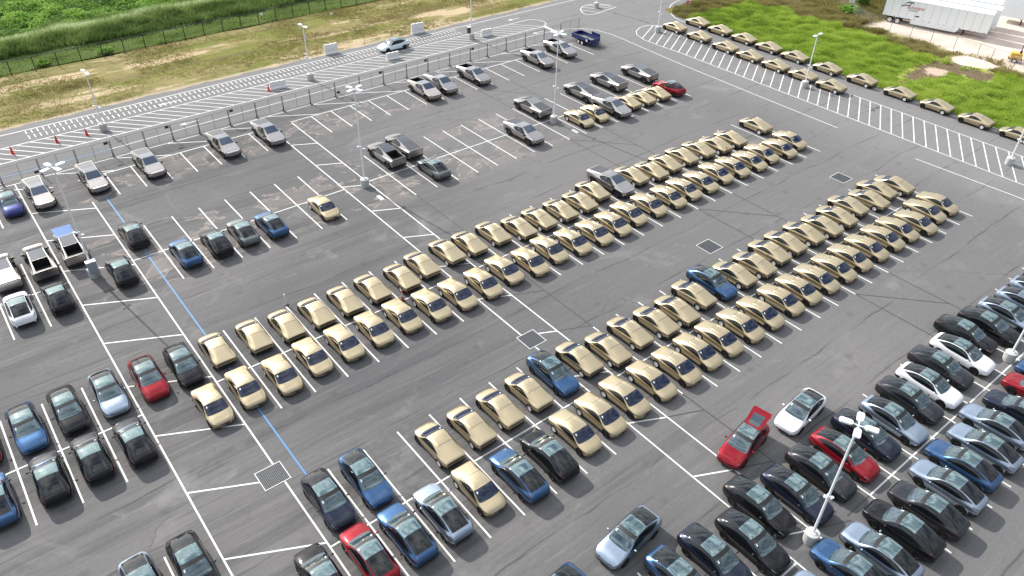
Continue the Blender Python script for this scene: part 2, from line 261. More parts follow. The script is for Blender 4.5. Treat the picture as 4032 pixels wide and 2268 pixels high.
def meadow():
    mt = pm('meadow_soil', (0.1, 0.12, 0.03), 0.95, spec=0.05); g = NG(mt); X, Y = g.xyz()[0], g.xyz()[1]
    n1 = g.noise(0.35, 6, 0.65); n3 = g.noise(3.5, 5, 0.7)
    c = g.mix(g.ss(n3, 0.35, 0.65), (0.22, 0.31, 0.04), (0.34, 0.38, 0.09))
    wob = g.math('MULTIPLY', g.math('SUBTRACT', n1, 0.5), 6.5)
    def blob(cx, cy, rx, ry, f0=1.15, f1=0.75):
        dx = g.math('DIVIDE', g.math('SUBTRACT', X, cx), rx); dy = g.math('DIVIDE', g.math('SUBTRACT', Y, cy), ry)
        d = g.math('SQRT', g.math('ADD', g.math('MULTIPLY', dx, dx), g.math('MULTIPLY', dy, dy)))
        return g.ss(g.math('ADD', d, g.math('MULTIPLY', g.math('SUBTRACT', g.noise(0.30, 8, 0.75), 0.5), 3.4)), f0, f1)
    brown = g.math('MAXIMUM', blob(116.2, 45.0, 8.0, 3.4), blob(120.0, 41.0, 3.0, 2.4))
    c = g.mix(brown, c, g.mix(g.ss(n3, 0.4, 0.6), (0.115, 0.085, 0.05), (0.2, 0.15, 0.1)))
    c = g.mix(blob(116.3, 45.4, 1.9, 1.6), c, (0.50, 0.39, 0.31))
    dry = g.math('MULTIPLY', g.ss(g.math('ADD', X, wob), 122.0, 126.0), 0.8)
    c = g.mix(dry, c, g.mix(g.ss(n3, 0.4, 0.62), (0.16, 0.15, 0.06), (0.36, 0.29, 0.19)))
    sand = g.ss(g.math('ADD', X, g.math('MULTIPLY', wob, 0.7)), 125.6, 128.0)
    north = g.ss(g.math('ADD', Y, wob), 66.0, 61.0)
    sand = g.math('MULTIPLY', g.math('MAXIMUM', sand, blob(124.4, 43.6, 2.4, 3.6)), north)
    c = g.mix(sand, c, g.mix(g.ss(n1, 0.35, 0.65), (0.60, 0.49, 0.42), (0.72, 0.62, 0.55)))
    c = g.mix(g.math('SUBTRACT', 1.0, north), c, g.mix(g.ss(n3, 0.4, 0.62), (0.14, 0.14, 0.045), (0.21, 0.17, 0.075)))
    c = g.mix(0.45, c, g.mix(n3, (0.05, 0.05, 0.05), (0.8, 0.8, 0.8)), 'SOFT_LIGHT')
    g.base(c); g.bump(n3, 0.5, 0.08); return mt
def leafy(name, dark, mid, light):
    mt = pm(name, mid, 0.75, spec=0.2); g = NG(mt)
    a = g.n('ShaderNodeAttribute', attribute_name='tint').outputs['Fac']
    c = g.mix(g.ss(a, 0.0, 0.5), dark, mid); c = g.mix(g.ss(a, 0.5, 1.0), c, light)
    g.base(c)
    tr = g.n('ShaderNodeBsdfTranslucent', {0: c}); ad = g.n('ShaderNodeMixShader', {0: 0.35})
    o = mt.node_tree.nodes['Material Output']
    g.t.links.new(g.b.outputs[0], ad.inputs[1]); g.t.links.new(tr.outputs[0], ad.inputs[2]); g.t.links.new(ad.outputs[0], o.inputs[0])
    return mt
asphalt(); verge(); fieldsoil(); meadow()
paint('white_paint', (0.70, 0.70, 0.69), 0.5); paint('blue_paint', (0.055, 0.21, 0.44), 0.4); paint('black_paint', (0.050, 0.050, 0.053), 0.2); paint('worn_paint', (0.62, 0.62, 0.61), 0.9)
leafy('weed_leaf', (0.06, 0.135, 0.02), (0.25, 0.45, 0.065), (0.47, 0.60, 0.14))
leafy('reed_leaf', (0.10, 0.165, 0.045), (0.28, 0.38, 0.12), (0.60, 0.66, 0.42))
leafy('meadow_blade', (0.16, 0.27, 0.035), (0.36, 0.49, 0.075), (0.50, 0.58, 0.13))
leafy('dry_blade', (0.16, 0.15, 0.042), (0.30, 0.265, 0.10), (0.46, 0.39, 0.21))
# cars
def carpaint(name, col, metal=0.3, rough=0.3, coat=0.55):
    mt = pm(name, col, rough, metal, coat, 0.12); g = NG(mt)
    d = g.noise(2.3, 4, 0.6, None, g.n('ShaderNodeTexCoord').outputs['Object'])
    g.base(g.mix(g.math('MULTIPLY', g.ss(d, 0.4, 0.75), 0.10), col, tuple(min(0.6, x * 1.15 + 0.03) for x in col)))
    g.set(g.b.inputs['Roughness'], g.lin(d, 0.3, 0.7, rough * 0.96, rough * 1.12)); return mt
carpaint('gold_satin', (0.59, 0.485, 0.315), 0.95, 0.31, 0.0)
PAINTS = {'black': ((0.007, 0.007, 0.009), 0.1, 0.31), 'navy': ((0.018, 0.024, 0.045), 0.5, 0.31), 'charcoal': ((0.036, 0.037, 0.044), 0.6, 0.31),
          'blue': ((0.048, 0.115, 0.24), 0.8, 0.31), 'silver': ((0.34, 0.41, 0.50), 0.9, 0.31), 'red': ((0.25, 0.008, 0.016), 0.4, 0.31),
          'white': ((0.80, 0.82, 0.85), 0.0, 0.31), 'whiteblue': ((0.70, 0.80, 0.86), 0.0, 0.31), 'grey': ((0.17, 0.19, 0.20), 0.8, 0.31), 'navyblue': ((0.020, 0.030, 0.14), 0.5, 0.31)}
for k, (c, me_, ro) in PAINTS.items(): carpaint('paint_' + k, c, me_, ro)
def steel():
    mt = pm('brushed_steel', (0.50, 0.48, 0.465), 0.3, 1.0); g = NG(mt)
    d = g.noise(1.6, 5, 0.6, None, g.n('ShaderNodeTexCoord').outputs['Object'])
    g.base(g.mix(d, (0.40, 0.38, 0.365), (0.50, 0.48, 0.465))); g.set(g.b.inputs['Roughness'], g.lin(d, 0.3, 0.7, 0.31, 0.38)); return mt
steel()
def dirty():
    mt = pm('dusty_steel', (0.4, 0.37, 0.33), 0.6, 0.4); g = NG(mt)
    tcn = g.n('ShaderNodeTexCoord').outputs['Object']; z = g.n('ShaderNodeSeparateXYZ', {0: tcn}).outputs[2]
    d = g.noise(1.9, 5, 0.65, None, tcn)
    g.base(g.mix(g.ss(g.math('ADD', z, g.math('MULTIPLY', d, 0.7)), 1.5, 0.9), (0.46, 0.44, 0.42), (0.33, 0.275, 0.22))); return mt
dirty()
pm('blue_glass', (0.003, 0.012, 0.042), 0.06, 0.0, 0.3, 0.45)
pm('dark_glass', (0.006, 0.008, 0.010), 0.05, 0.0, 0.3, 0.4)
pm('screen_glass', (0.075, 0.115, 0.13), 0.04, 0.7, 1.0, 0.7)
pm('roof_glass', (0.20, 0.28, 0.285), 0.03, 0.85, 0.5, 0.8)
pm('black_trim', (0.012, 0.012, 0.013), 0.55); pm('tyre_rubber', (0.016, 0.016, 0.017), 0.8, spec=0.2)
pm('alloy', (0.78, 0.78, 0.78), 0.4, 0.15); pm('dark_alloy', (0.045, 0.045, 0.048), 0.4, 0.6)
pm('sticker_white', (0.78, 0.84, 0.84), 0.6); pm('tail_lens', (0.10, 0.008, 0.012), 0.2, 0, 1); pm('lamp_lens', (0.55, 0.58, 0.6), 0.15, 0.2, 1)
pm('bed_black', (0.008, 0.008, 0.009), 0.75); pm('tonneau', (0.060, 0.062, 0.070), 0.5); pm('pale_cover', (0.38, 0.38, 0.38), 0.45, 0.6)
pm('hood_sky_reflection', (0.10, 0.19, 0.42), 0.35, 0.2)  # raised steel hood: blue of the reflected sky put into its base colour
# street furniture
def concrete():
    mt = pm('concrete', (0.52, 0.52, 0.51), 0.85, spec=0.2); g = NG(mt); d = g.noise(3.0, 5, 0.65); z = g.xyz()[2]
    c = g.mix(d, (0.40, 0.40, 0.39), (0.60, 0.60, 0.585)); g.base(g.mix(g.math('MULTIPLY', g.ss(z, 0.22, 0.02), 0.45), c, (0.24, 0.225, 0.2))); g.bump(d, 0.3, 0.02); return mt
concrete()
pm('white_steel', (0.80, 0.82, 0.84), 0.4, 0.0, 0.3); pm('grey_steel', (0.15, 0.15, 0.16), 0.5, 0.5); pm('dark_steel', (0.045, 0.045, 0.048), 0.5, 0.3); pm('cabinet_grey', (0.27, 0.32, 0.36), 0.5)
pm('cabinet_dark', (0.05, 0.07, 0.08), 0.5); pm('white_plastic', (0.80, 0.79, 0.77), 0.5); pm('cone_red', (0.62, 0.035, 0.03), 0.5); pm('trailer_white', (0.82, 0.86, 0.88), 0.4); pm('roof_white', (0.84, 0.85, 0.86), 0.45)
pm('trailer_blue', (0.012, 0.022, 0.13), 0.35, 0.1, 0.8); pm('deck_grey', (0.17, 0.18, 0.21), 0.7); pm('tower_yellow', (0.72, 0.42, 0.03), 0.45); pm('sign_red', (0.45, 0.012, 0.02), 0.45); pm('sign_white', (0.8, 0.8, 0.8), 0.5)
pm('logo_red', (0.42, 0.03, 0.04), 0.5); pm('logo_dark', (0.05, 0.06, 0.065), 0.5); pm('grate_white', (0.60, 0.60, 0.58), 0.7); pm('grate_bar', (0.17, 0.18, 0.19), 0.6, 0.3); pm('grate_void', (0.016, 0.019, 0.026), 0.7); pm('panel_seam', (0.42, 0.45, 0.47), 0.6)
def netting(name, col, cover):
    mt = pm(name, col, 0.6); g = NG(mt)
    tr = g.n('ShaderNodeBsdfTransparent'); ms = g.n('ShaderNodeMixShader', {0: cover})
    o = mt.node_tree.nodes['Material Output']
    g.t.links.new(tr.outputs[0], ms.inputs[1]); g.t.links.new(g.b.outputs[0], ms.inputs[2]); g.t.links.new(ms.outputs[0], o.inputs[0]); return mt
netting('grey_netting', (0.30, 0.30, 0.31), 0.13); netting('black_netting', (0.02, 0.022, 0.02), 0.15); netting('pale_netting', (0.42, 0.42, 0.42), 0.12)

pm('wedge_glass', (0.035, 0.055, 0.095), 0.05, 0.5, 0.6, 0.6); pm('wedge_roof', (0.16, 0.165, 0.175), 0.07, 0.8, 0.5, 0.7)
# ------------------------------------------------------------------ ground sheets
rng = np.random.default_rng(7)
def vn(x, y, sc, seed):                   # smooth value noise 0..1
    r = np.random.default_rng(seed); T = r.random((64, 64)); x = x * sc + 17.3; y = y * sc + 5.1
    xi = np.floor(x).astype(int); yi = np.floor(y).astype(int); fx = x - xi; fy = y - yi
    fx = fx * fx * (3 - 2 * fx); fy = fy * fy * (3 - 2 * fy)
    a = T[xi % 64, yi % 64]; b = T[(xi + 1) % 64, yi % 64]; c = T[xi % 64, (yi + 1) % 64]; d = T[(xi + 1) % 64, (yi + 1) % 64]
    return (a * (1 - fx) + b * fx) * (1 - fy) + (c * (1 - fx) + d * fx) * fy
def sstep(v, a, b):
    t = np.clip((v - a) / (b - a), 0, 1); return t * t * (3 - 2 * t)
def sheet(name, mat, xs, ys, hf):
    X, Y = np.meshgrid(xs, ys); Z = hf(X, Y); h, w = X.shape
    V = np.stack([X, Y, Z], -1).reshape(-1, 3); i = np.arange(h * w).reshape(h, w)
    F = np.stack([i[:-1, :-1], i[:-1, 1:], i[1:, 1:], i[1:, :-1]], -1).reshape(-1, 4)
    me = bpy.data.meshes.new(name); me.from_pydata(V.tolist(), [], F.tolist()); me.materials.append(MAT[mat]); me.shade_smooth()
    return tag(link(name, me), kind='structure')
def flat(name, poly, z, mat):
    mb = MB(); mb.quad(*[(x, y, z) for x, y in poly]); return tag(mb.obj(name, MAT[mat]), kind='structure')
flat('ground', [(-2500, -2500), (2500, -2500), (2500, 2500), (-2500, 2500)], -0.5, 'field_soil')
north = [(x, 103.35 + 0.16 * math.sin(x * 0.9) + 0.12 * math.sin(x * 2.3 + 1)) for x in np.arange(260, -151, -1.1)]
flat('parking_lot', [(-150, -120), (104.35, -120), (104.35, 77.7), (104.75, 82.0), (105.5, 84.7), (106.75, 86.7), (109.06, 88.57), (111.1, 89.2), (114, 89.35), (260, 89.35)] + north, 0.0, 'asphalt')
def h_verge(x, y): return -0.05 + sstep(y, 103.2, 105.5) * (0.05 + 0.16 * vn(x, y, 0.25, 1) + 0.05 * vn(x, y, 1.1, 2)) - 0.12 * np.exp(-((y + 3 * vn(x, y, .11, 9) - 113.5) / 0.5) ** 2) * sstep(y, 105, 108)
def h_field(x, y):
    return 0.13 + 0.95 * np.exp(-((y - 132.3 - 2.0 * (vn(x, y, 0.05, 3) - .5)) / 3.4) ** 2) + 0.35 * (vn(x, y, 0.12, 4) - 0.2) * sstep(y, 121, 128) + 0.7 * (vn(x, y, 0.09, 5) - .3) * sstep(y, 136, 142)
def h_meadow(x, y): return -0.06 + sstep(x, 104.2, 106.0) * sstep(-y, -90.0, -86.5) * (0.1 + 0.22 * vn(x, y, 0.2, 6)) + 0.0 * x
sheet('grass_verge', 'dry_turf', np.arange(-120, 230, 0.9), np.arange(103.0, 121.6, 0.6), h_verge)
sheet('field', 'field_soil', np.arange(-120, 230, 1.2), np.arange(121.3, 260, 1.0), h_field)
sheet('meadow', 'meadow_soil', np.arange(104.1, 290, 0.9), np.arange(-60, 90.0, 0.9), h_meadow)

# ------------------------------------------------------------------ painted markings
SC = 2.743
def kx(k): return 9.10 + SC * k
YF, Y0, Y1, Y2, Y3 = 85.2, 66.53, 46.42, 28.21, 9.78
HALF = 5.54
class Lines(MB):
    def ln(s, p, q, w=0.115, z=0.004):
        p, q = Vector((*p, z)), Vector((*q, z)); d = (q - p).normalized(); n = Vector((-d.y, d.x, 0)) * w / 2
        s.quad(p - n, q - n, q + n, p + n)
    def poly(s, pts, w=0.115, z=0.004):
        P = [Vector((*p, z)) for p in pts]; L = []
        for i, p in enumerate(P):
            d = (P[min(i + 1, len(P) - 1)] - P[max(i - 1, 0)]).normalized(); n = Vector((-d.y, d.x, 0)) * w / 2
            L.append((p - n, p + n))
        for a, b in zip(L[:-1], L[1:]): s.quad(a[0], b[0], b[1], a[1])
    def done(s, name, mat): return tag(s.obj(name, MAT[mat], recalc=False), kind='structure')
st = Lines()
for yc, parts in ((Y0, ((-14, -2), (0, 8), (9, 26))), (Y1, ((-14, -2), (0, 8), (9, 26))), (Y2, ((-14, -2), (0, 8), (9, 26))), (Y3, ((0, 8), (11, 26)))):
    for a, b in parts:
        st.ln((kx(a), yc), (kx(b), yc), 0.115, 0.008)
        for k in range(a, b + 1):
            if k in (-2, 0, 8, 9): continue
            st.ln((kx(k), yc - HALF), (kx(k), yc + HALF))
for a, b in ((-14, -2), (0, 8), (9, 26)):
    st.ln((kx(a), YF), (kx(b), YF), 0.115, 0.008)
    for k in range(a, b + 1):
        if k in (-2, 0, 8, 9, 26): continue
        st.ln((kx(k), YF - HALF), (kx(k), YF))
st.ln((kx(26), 88.45), (kx(26), 79.95))
for k, top in ((-2, 88.4), (0, 79.7), (8, 85.2), (9, 84.9)): st.ln((kx(k), -30), (kx(k), top))
st.done('stall_lines', 'white_paint')
ht = Lines()
for i in range(-9, 7):
    y = 62.37 - 6.2 * (i + 5) + 31.0
    if y < 85: ht.ln((kx(-2) + .06, y), (kx(0) - .06, y - 2.72), z=0.006)
for i in range(16):
    y = 79.35 - 6.13 * i
    ht.ln((kx(8) + .06, y), (kx(9) - .06, y - 1.28), z=0.006)
for i in range(-9, 6):
    x = 44.45 + 6.2 * i
    ht.ln((x, 88.38), (x + 5.6, 85.25), z=0.006)
ht.done('aisle_hatching', 'white_paint')
bl = Lines()
for a, b in ((40.85, 33.8), (22.6, 15.4), (60.9, 52.0), (79.6, 72.1), (4.2, -6)):
    for k in (18, 20): bl.ln((kx(k), a), (kx(k), b), z=0.005)
    if b > 0: bl.ln((kx(18), a + .1), (kx(20), a - 5.8), z=0.006)
for a, b in ((60.9, 52.0), (42.9, 33.7), (23.8, 15.2), (4.2, -6)): bl.ln((kx(10), a), (kx(10), b), z=0.005)
for i in range(1, 14):
    y = 79.35 - 6.13 * i - 1.33; bl.ln((kx(9) + .08, y), (kx(10) - .06, y - 1.15), z=0.006)
bl.ln((36.6, Y3), (39.2, Y3), z=0.007)
bl.done('blacked_out_lines', 'black_paint')
bu = Lines(); bu.ln((10.48, -20), (10.48, 79.9), 0.12, 0.012); bu.ln((-8, 90.75), (14, 90.75), 0.11, 0.010); bu.done('blue_line', 'blue_paint')
rd = Lines()
rd.ln((-60, 88.36), (kx(26), 88.42), z=0.006)
rd.poly([(14, 90.8), (30, 91.4), (60, 91.85), (80.2, 91.75), (83.4, 91.4), (85.4, 90.75), (87.2, 89.5), (88.4, 87.6), (88.95, 85.0), (88.9, 82), (88.6, 77), (88.2, 69.2), (87.95, 55), (87.85, 43.3)], 0.11, 0.006)
rd.ln((87.9, 33), (88.9, 12), 0.11); rd.ln((88.9, 4), (89.2, -30), 0.11)
rd.ln((-60, 101.82), (260, 101.82), 0.12)
rd.poly([(103.45, -60), (103.45, 60), (103.3, 80), (103.3, 83.3), (103.75, 84.8), (104.95, 86.75), (106.6, 88.5), (108.4, 89.75), (110.1, 90.4), (112, 90.8), (116, 90.95), (200, 91.0)], 0.12)
rd.ln((91.8, -60), (91.75, 72.5)); rd.ln((98.95, -60), (98.8, 80.0))
rd.poly([(91.75, 72.5), (91.45, 76.4), (91.4, 80.1), (92.2, 82.4), (93.4, 83.7), (95.2, 84.55), (97.0, 84.5), (98.2, 83.5), (98.75, 81.9), (98.8, 80.0)])
for i in range(-50, 42):
    y = 23.19 + 1.513 * i
    if i < 32: rd.ln((91.86, y), (98.86, y + 4.0), 0.13, 0.007)
    elif y < 81.5: rd.ln((91.6, y), (min(98.7, 91.6 + (84.3 - y) * 1.7), min(y + 4.0, 84.3 - .3)), 0.13, 0.007)
rd.ln((-60, 94.2), (81.9, 94.1)); rd.ln((-60, 98.1), (82.4, 98.2))
rd.poly([(82.4, 98.2), (83.4, 97.75), (84.05, 96.8), (84.15, 95.7), (83.6, 94.7), (82.7, 94.2), (81.9, 94.1)])
for i in range(-45, 36):
    x = 31.0 + 1.49 * i
    if x < 80: rd.ln((x, 98.1), (x + 3.7, 94.2), 0.10, 0.006)
isl = [(94.0, 93.83), (99.63, 94.55), (99.0, 96.6), (97.6, 97.9), (96.2, 98.3), (94.9, 98.1), (93.6, 97.3), (92.6, 95.7), (92.36, 94.4), (94.0, 93.83)]
rd.poly(isl, 0.13)
for a, b in (((93.2, 96.9), (95.2, 94.0)), ((94.6, 98.0), (97.0, 94.25)), ((96.2, 98.25), (98.4, 94.45)), ((97.8, 97.7), (99.2, 95.3))): rd.ln(a, b, 0.11, 0.006)
rd.poly([(82.7, 94.2), (82.5, 90.6)], 0.55, 0.008)
rd.done('road_lines', 'white_paint')
rs = Lines(); x = 7.35
for i in range(99):
    rs.ln((x, 101.55), (x, 100.62), 0.10); rs.ln((x + 0.02, 100.1), (x + 0.02, 99.05), 0.10); x += 0.635
rs.done('rumble_strips', 'white_paint')
ar = Lines()
def arrow(cx, cy, s=1):
    ar.ln((cx - 1.0 * s, cy), (cx + 1.1 * s, cy), 0.16, 0.007)
    ar.quad((cx - 1.3 * s, cy, 0.009), (cx - 0.5 * s, cy + .42, 0.009), (cx - 0.5 * s, cy - .42, 0.009))
for q in ((80.9, 99.8), (23.8, 99.7), (23.8, 92.35), (80.1, 92.45)): arrow(*q)
for cx, cy in ((33.2, 62.75), (60.5, 62.3)):
    ar.quad((cx - .22, cy - .55, .008), (cx + .22, cy - .5, .008), (cx + .22, cy + .55, .008), (cx - .22, cy + .5, .008))
ar.done('pavement_arrows', 'worn_paint')

# ------------------------------------------------------------------ weeds, reeds and blades
def in_poly_dummy(): pass
def blades(name, mat, x, y, z, h, spread, n, width, tint, lean=0.6, leafy=False, tj=0.16):
    N = len(x); r = np.random.default_rng(abs(hash(name)) % 1000 if False else len(name) * 31 + N)
    ang = r.random((N, n)) * 2 * np.pi; rad = np.sqrt(r.random((N, n))) * spread[:, None]
    bx = x[:, None] + rad * np.cos(ang); by = y[:, None] + rad * np.sin(ang)
    if not leafy:
        hh = h[:, None] * (0.55 + 0.6 * r.random((N, n))); a2 = r.random((N, n)) * 2 * np.pi; ln = lean * hh * r.random((N, n))
        wa = r.random((N, n)) * np.pi; wx = np.cos(wa) * width[:, None] / 2; wy = np.sin(wa) * width[:, None] / 2
        bz = np.broadcast_to(z[:, None], bx.shape)
        V = np.stack([np.stack([bx - wx, by - wy, bz], -1), np.stack([bx + wx, by + wy, bz], -1),
                      np.stack([bx + ln * np.cos(a2) + wx * .1, by + ln * np.sin(a2) + wy * .1, bz + hh], -1)], 2).reshape(-1, 3); K = 3
    else:
        q = rad / spread[:, None]; bz = z[:, None] + h[:, None] * np.sqrt(np.clip(1 - 0.85 * q * q, 0, 1)) * (0.45 + 0.55 * r.random((N, n)))
        t1 = r.random((N, n)) * 2 * np.pi; w = width[:, None] * (0.6 + 0.8 * r.random((N, n))); tl = (r.random((N, n)) - .5) * 1.3; tl2 = (r.random((N, n)) - .5) * 1.1
        ux, uy, uz = np.cos(t1) * w, np.sin(t1) * w, tl * w; vx, vy, vz = -np.sin(t1) * w * .6, np.cos(t1) * w * .6, tl2 * w
        V = np.stack([np.stack([bx - ux, by - uy, bz - uz], -1), np.stack([bx + vx, by + vy, bz + vz], -1),
                      np.stack([bx + ux, by + uy, bz + uz], -1), np.stack([bx - vx, by - vy, bz - vz], -1)], 2).reshape(-1, 3); K = 4
    M = N * n
    me = bpy.data.meshes.new(name); me.vertices.add(M * K); me.vertices.foreach_set('co', V.astype(np.float32).ravel())
    me.loops.add(M * K); me.loops.foreach_set('vertex_index', np.arange(M * K, dtype=np.int32))
    me.polygons.add(M); me.polygons.foreach_set('loop_start', np.arange(0, M * K, K, dtype=np.int32)); 
    at = me.attributes.new('tint', 'FLOAT', 'FACE')
    at.data.foreach_set('value', np.clip(tint[:, None] + (r.random((N, n)) - .5) * 2 * tj, 0, 1).astype(np.float32).ravel())
    me.materials.append(MAT[mat]); me.update(calc_edges=True); me.validate()
    return me
def rpts(n, x0, x1, y0, y1): return rng.uniform(x0, x1, n), rng.uniform(y0, y1, n)
# field beyond the black fence
x, y = rpts(52000, -12, 92, 121.4, 178)
vis = (y < 178 - (x - 5) * 0.62) & (y > 121.4); x, y = x[vis], y[vis]
low = y < 128; berm = (y > 127) & (y < 138); far = y > 135.5
d = vn(x, y, 0.13, 11); d2 = vn(x, y, 0.5, 12)
k = far & (d2 + 0.6 * d > 0.55)
xs, ys, ds, dd = x[k], y[k], d[k], d2[k]
h = 0.30 + 1.2 * vn(xs, ys, 0.42, 13) ** 1.6 + .25 * dd
tint = np.clip(0.12 + 0.55 * vn(xs, ys, 0.08, 14) + 0.45 * (vn(xs, ys, 0.4, 15) - .4), 0, 1)
tag(link('leafy_weeds', blades('leafy_weeds', 'weed_leaf', xs, ys, h_field(xs, ys), h, 0.35 + 0.45 * dd, 10, 0.11 + .09 * dd, np.clip(tint + .5 * (vn(xs, ys, 0.42, 13) - .45), 0, 1), leafy=True, tj=.25)), 'lush leafy weeds covering the field beyond the black fence', 'weeds', kind='stuff')
k = berm & (rng.random(len(x)) < 0.95); xs, ys = x[k], y[k]; top = np.exp(-((ys - 132.6 - 2.0 * (vn(xs, ys, 0.05, 3) - .5)) / 1.5) ** 2)
tag(link('reeds', blades('reeds', 'reed_leaf', xs, ys, h_field(xs, ys), 0.6 + 0.8 * vn(xs, ys, .3, 16), np.full(len(xs), .45), 11, np.full(len(xs), .13), np.clip(0.5 * vn(xs, ys, .55, 17) - .1 + 0.72 * top, 0, 1), lean=0.75)), 'pale topped reeds along the bank behind the black fence', 'reeds', kind='stuff')
k = low; xs, ys = x[k], y[k]
tag(link('rough_grass', blades('rough_grass', 'reed_leaf', xs, ys, h_field(xs, ys), 0.12 + 0.5 * vn(xs, ys, .45, 18) ** 2.5 + .1 * sstep(-ys, -122.4, -121.4), np.full(len(xs), .4), 9, np.full(len(xs), .09), 0.25 + .45 * vn(xs, ys, .3, 19), lean=0.9)), 'rough green grass between the bank and the black fence', 'grass', kind='stuff')
# mown verge
x, y = rpts(30000, -14, 104, 103.9, 121.3); k = vn(x, y, 0.22, 20) + .5 * rng.random(len(x)) > 0.82; x, y = x[k], y[k]
tag(link('verge_tufts', blades('verge_tufts', 'dry_blade', x, y, h_verge(x, y), 0.06 + 0.12 * vn(x, y, .4, 21) + 0.18 * np.exp(-((y - 112.2) / .7) ** 2), np.full(len(x), .35), 6, np.full(len(x), .10), np.clip(0.25 + .65 * vn(x, y, .17, 22), 0, 1), lean=1.3, tj=.22)), 'short dry grass tufts on the mown verge beside the road', 'grass', kind='stuff')
# meadow by the lane
x, y = rpts(78000, 104.5, 128.5, 8, 90); wv = 2.0 * (vn(x, y, .30, 41) - .5) + 1.1 * (vn(x, y, .8, 42) - .5); bx = np.hypot((x - 116.2) / 8.0, (y - 45.0) / 3.3) + .55 * wv; b2 = np.hypot((x - 120) / 2.8, (y - 41) / 2.2) + .4 * wv; b3 = np.hypot((x - 124.4) / 2.4, (y - 43.6) / 3.5)
keep = (bx > .8 + .5 * rng.random(len(x))) & (b2 > 1) & (b3 > 1) & (y < 88.4 - 3.5 * np.exp(-(x - 104.5) / 1.6)) & ((rng.random(len(x)) > sstep(x + 5 * (vn(x, y, .3, 24) - .5), 121.5, 127.2)) | (y > 63.5))
keep &= rng.random(len(x)) < 0.55 + .5 * sstep(bx, 1.0, 1.6)
x, y = x[keep], y[keep]; dry = np.maximum(sstep(x + 4 * vn(x, y, .25, 25), 121, 127), sstep(y, 80.5, 85))
g1 = dry < .55
for nm, mk, mt, lab in (('meadow_grass', g1, 'meadow_blade', 'bright green long grass beside the lane of parked gold cars'), ('dry_grass', ~g1, 'dry_blade', 'straw coloured rough grass along the yard fence')):
    xs, ys = x[mk], y[mk]
    tag(link(nm, blades(nm, mt, xs, ys, h_meadow(xs, ys), 0.16 + 0.75 * vn(xs, ys, .75, 26) ** 2, np.full(len(xs), .36), 9, np.full(len(xs), .11), np.clip(.4 * vn(xs, ys, .14, 27) + .5 * vn(xs, ys, .8, 28) + .02, 0, 1), lean=0.9)), lab, 'grass', kind='stuff')
x, y = rpts(5200, 128.0, 150, 62.5, 92); k = rng.random(len(x)) < .9; x, y = x[k], y[k]
tag(link('yard_weeds', blades('yard_weeds', 'dry_blade', x, y, h_meadow(x, y), 0.25 + .5 * vn(x, y, .4, 29), np.full(len(x), .5), 9, np.full(len(x), .10), np.clip(.1 + .5 * vn(x, y, .2, 30), 0, 1), lean=.8)), 'overgrown straw grass behind the white trailers', 'grass', kind='stuff')
def bush(loc, r, h, n, label, mat='weed_leaf', tint=.35, rise=.2, group=None):
    t = empty('bush', (loc[0], loc[1], loc[2]))
    rr = np.random.default_rng(int(loc[0] * 10)); m = max(6, n // 9)
    a = rr.random(m) * 6.283; q = np.sqrt(rr.random(m)) * r
    me = blades('bush_foliage', mat, q * np.cos(a), q * np.sin(a), np.full(m, rise * h), h * (1 - rise) * (1 - .5 * q / r) * (.7 + .5 * rr.random(m)), np.full(m, .38 * r), 11, np.full(m, .16), np.full(m, tint) + .25 * (rr.random(m) - .5), leafy=True, tj=.2)
    link('foliage', me, t)
    mb = MB()
    for i in range(5):
        aa = i * 1.26; mb.tube((0, 0, -.05), (math.cos(aa) * r * .5, math.sin(aa) * r * .5, h * .7), .03, .012, 5)
    mb.obj('stem', MAT['dark_steel'], t); return tag(t, label, 'bush', group)
BG = 'bushes along the fences'
bush((22.4, 122.3, .1), 1.0, 1.0, 380, 'round dark green bush growing against the black fence', group=BG)
bush((14.0, 122.4, .1), .9, .9, 300, 'smaller bush behind the black fence beside the twin headed lamp', group=BG)
bush((6.6, 122.4, .1), 1.2, 1.0, 380, 'low bush at the west end of the black fence', group=BG)
bush((135.9, 69.2, 0), .9, 2.5, 700, 'tall dark green bush behind the pale corner of the yard fence', tint=.12, group=BG)
bush((131.0, 68.6, 0), 1.6, 1.5, 700, 'wide grey green bush at the corner of the yard fence', tint=.3, group=BG)
bush((113.6, 37.4, .1), 1.2, .6, 300, 'low dark green bush in the bright meadow near the lane', tint=.1, group=BG)
# ------------------------------------------------------------------ vehicles: lofted bodies
def table(rows):                          # monotone cubic through (x, a, b, c ...) rows
    rows = sorted(rows); X = [r[0] for r in rows]; n = len(X)
    def f(x):
        if x <= X[0]: return list(rows[0][1:])
        if x >= X[-1]: return list(rows[-1][1:])
        i = max(j for j in range(n - 1) if X[j] <= x); h = X[i + 1] - X[i]; t = (x - X[i]) / h; o = []
        for c in range(1, len(rows[0])):
            s = [(rows[j + 1][c] - rows[j][c]) / (X[j + 1] - X[j]) for j in range(n - 1)]
            def tang(j):
                if j == 0: return s[0]
                if j == n - 1: return s[-1]
                return 0.0 if s[j - 1] * s[j] <= 0 else 2 * s[j - 1] * s[j] / (s[j - 1] + s[j])
            a, b = rows[i][c], rows[i + 1][c]; m0, m1 = tang(i) * h, tang(i + 1) * h
            o.append((2 * t ** 3 - 3 * t * t + 1) * a + (t ** 3 - 2 * t * t + t) * m0 + (3 * t * t - 2 * t ** 3) * b + (t ** 3 - t * t) * m1)
        return o
    return f
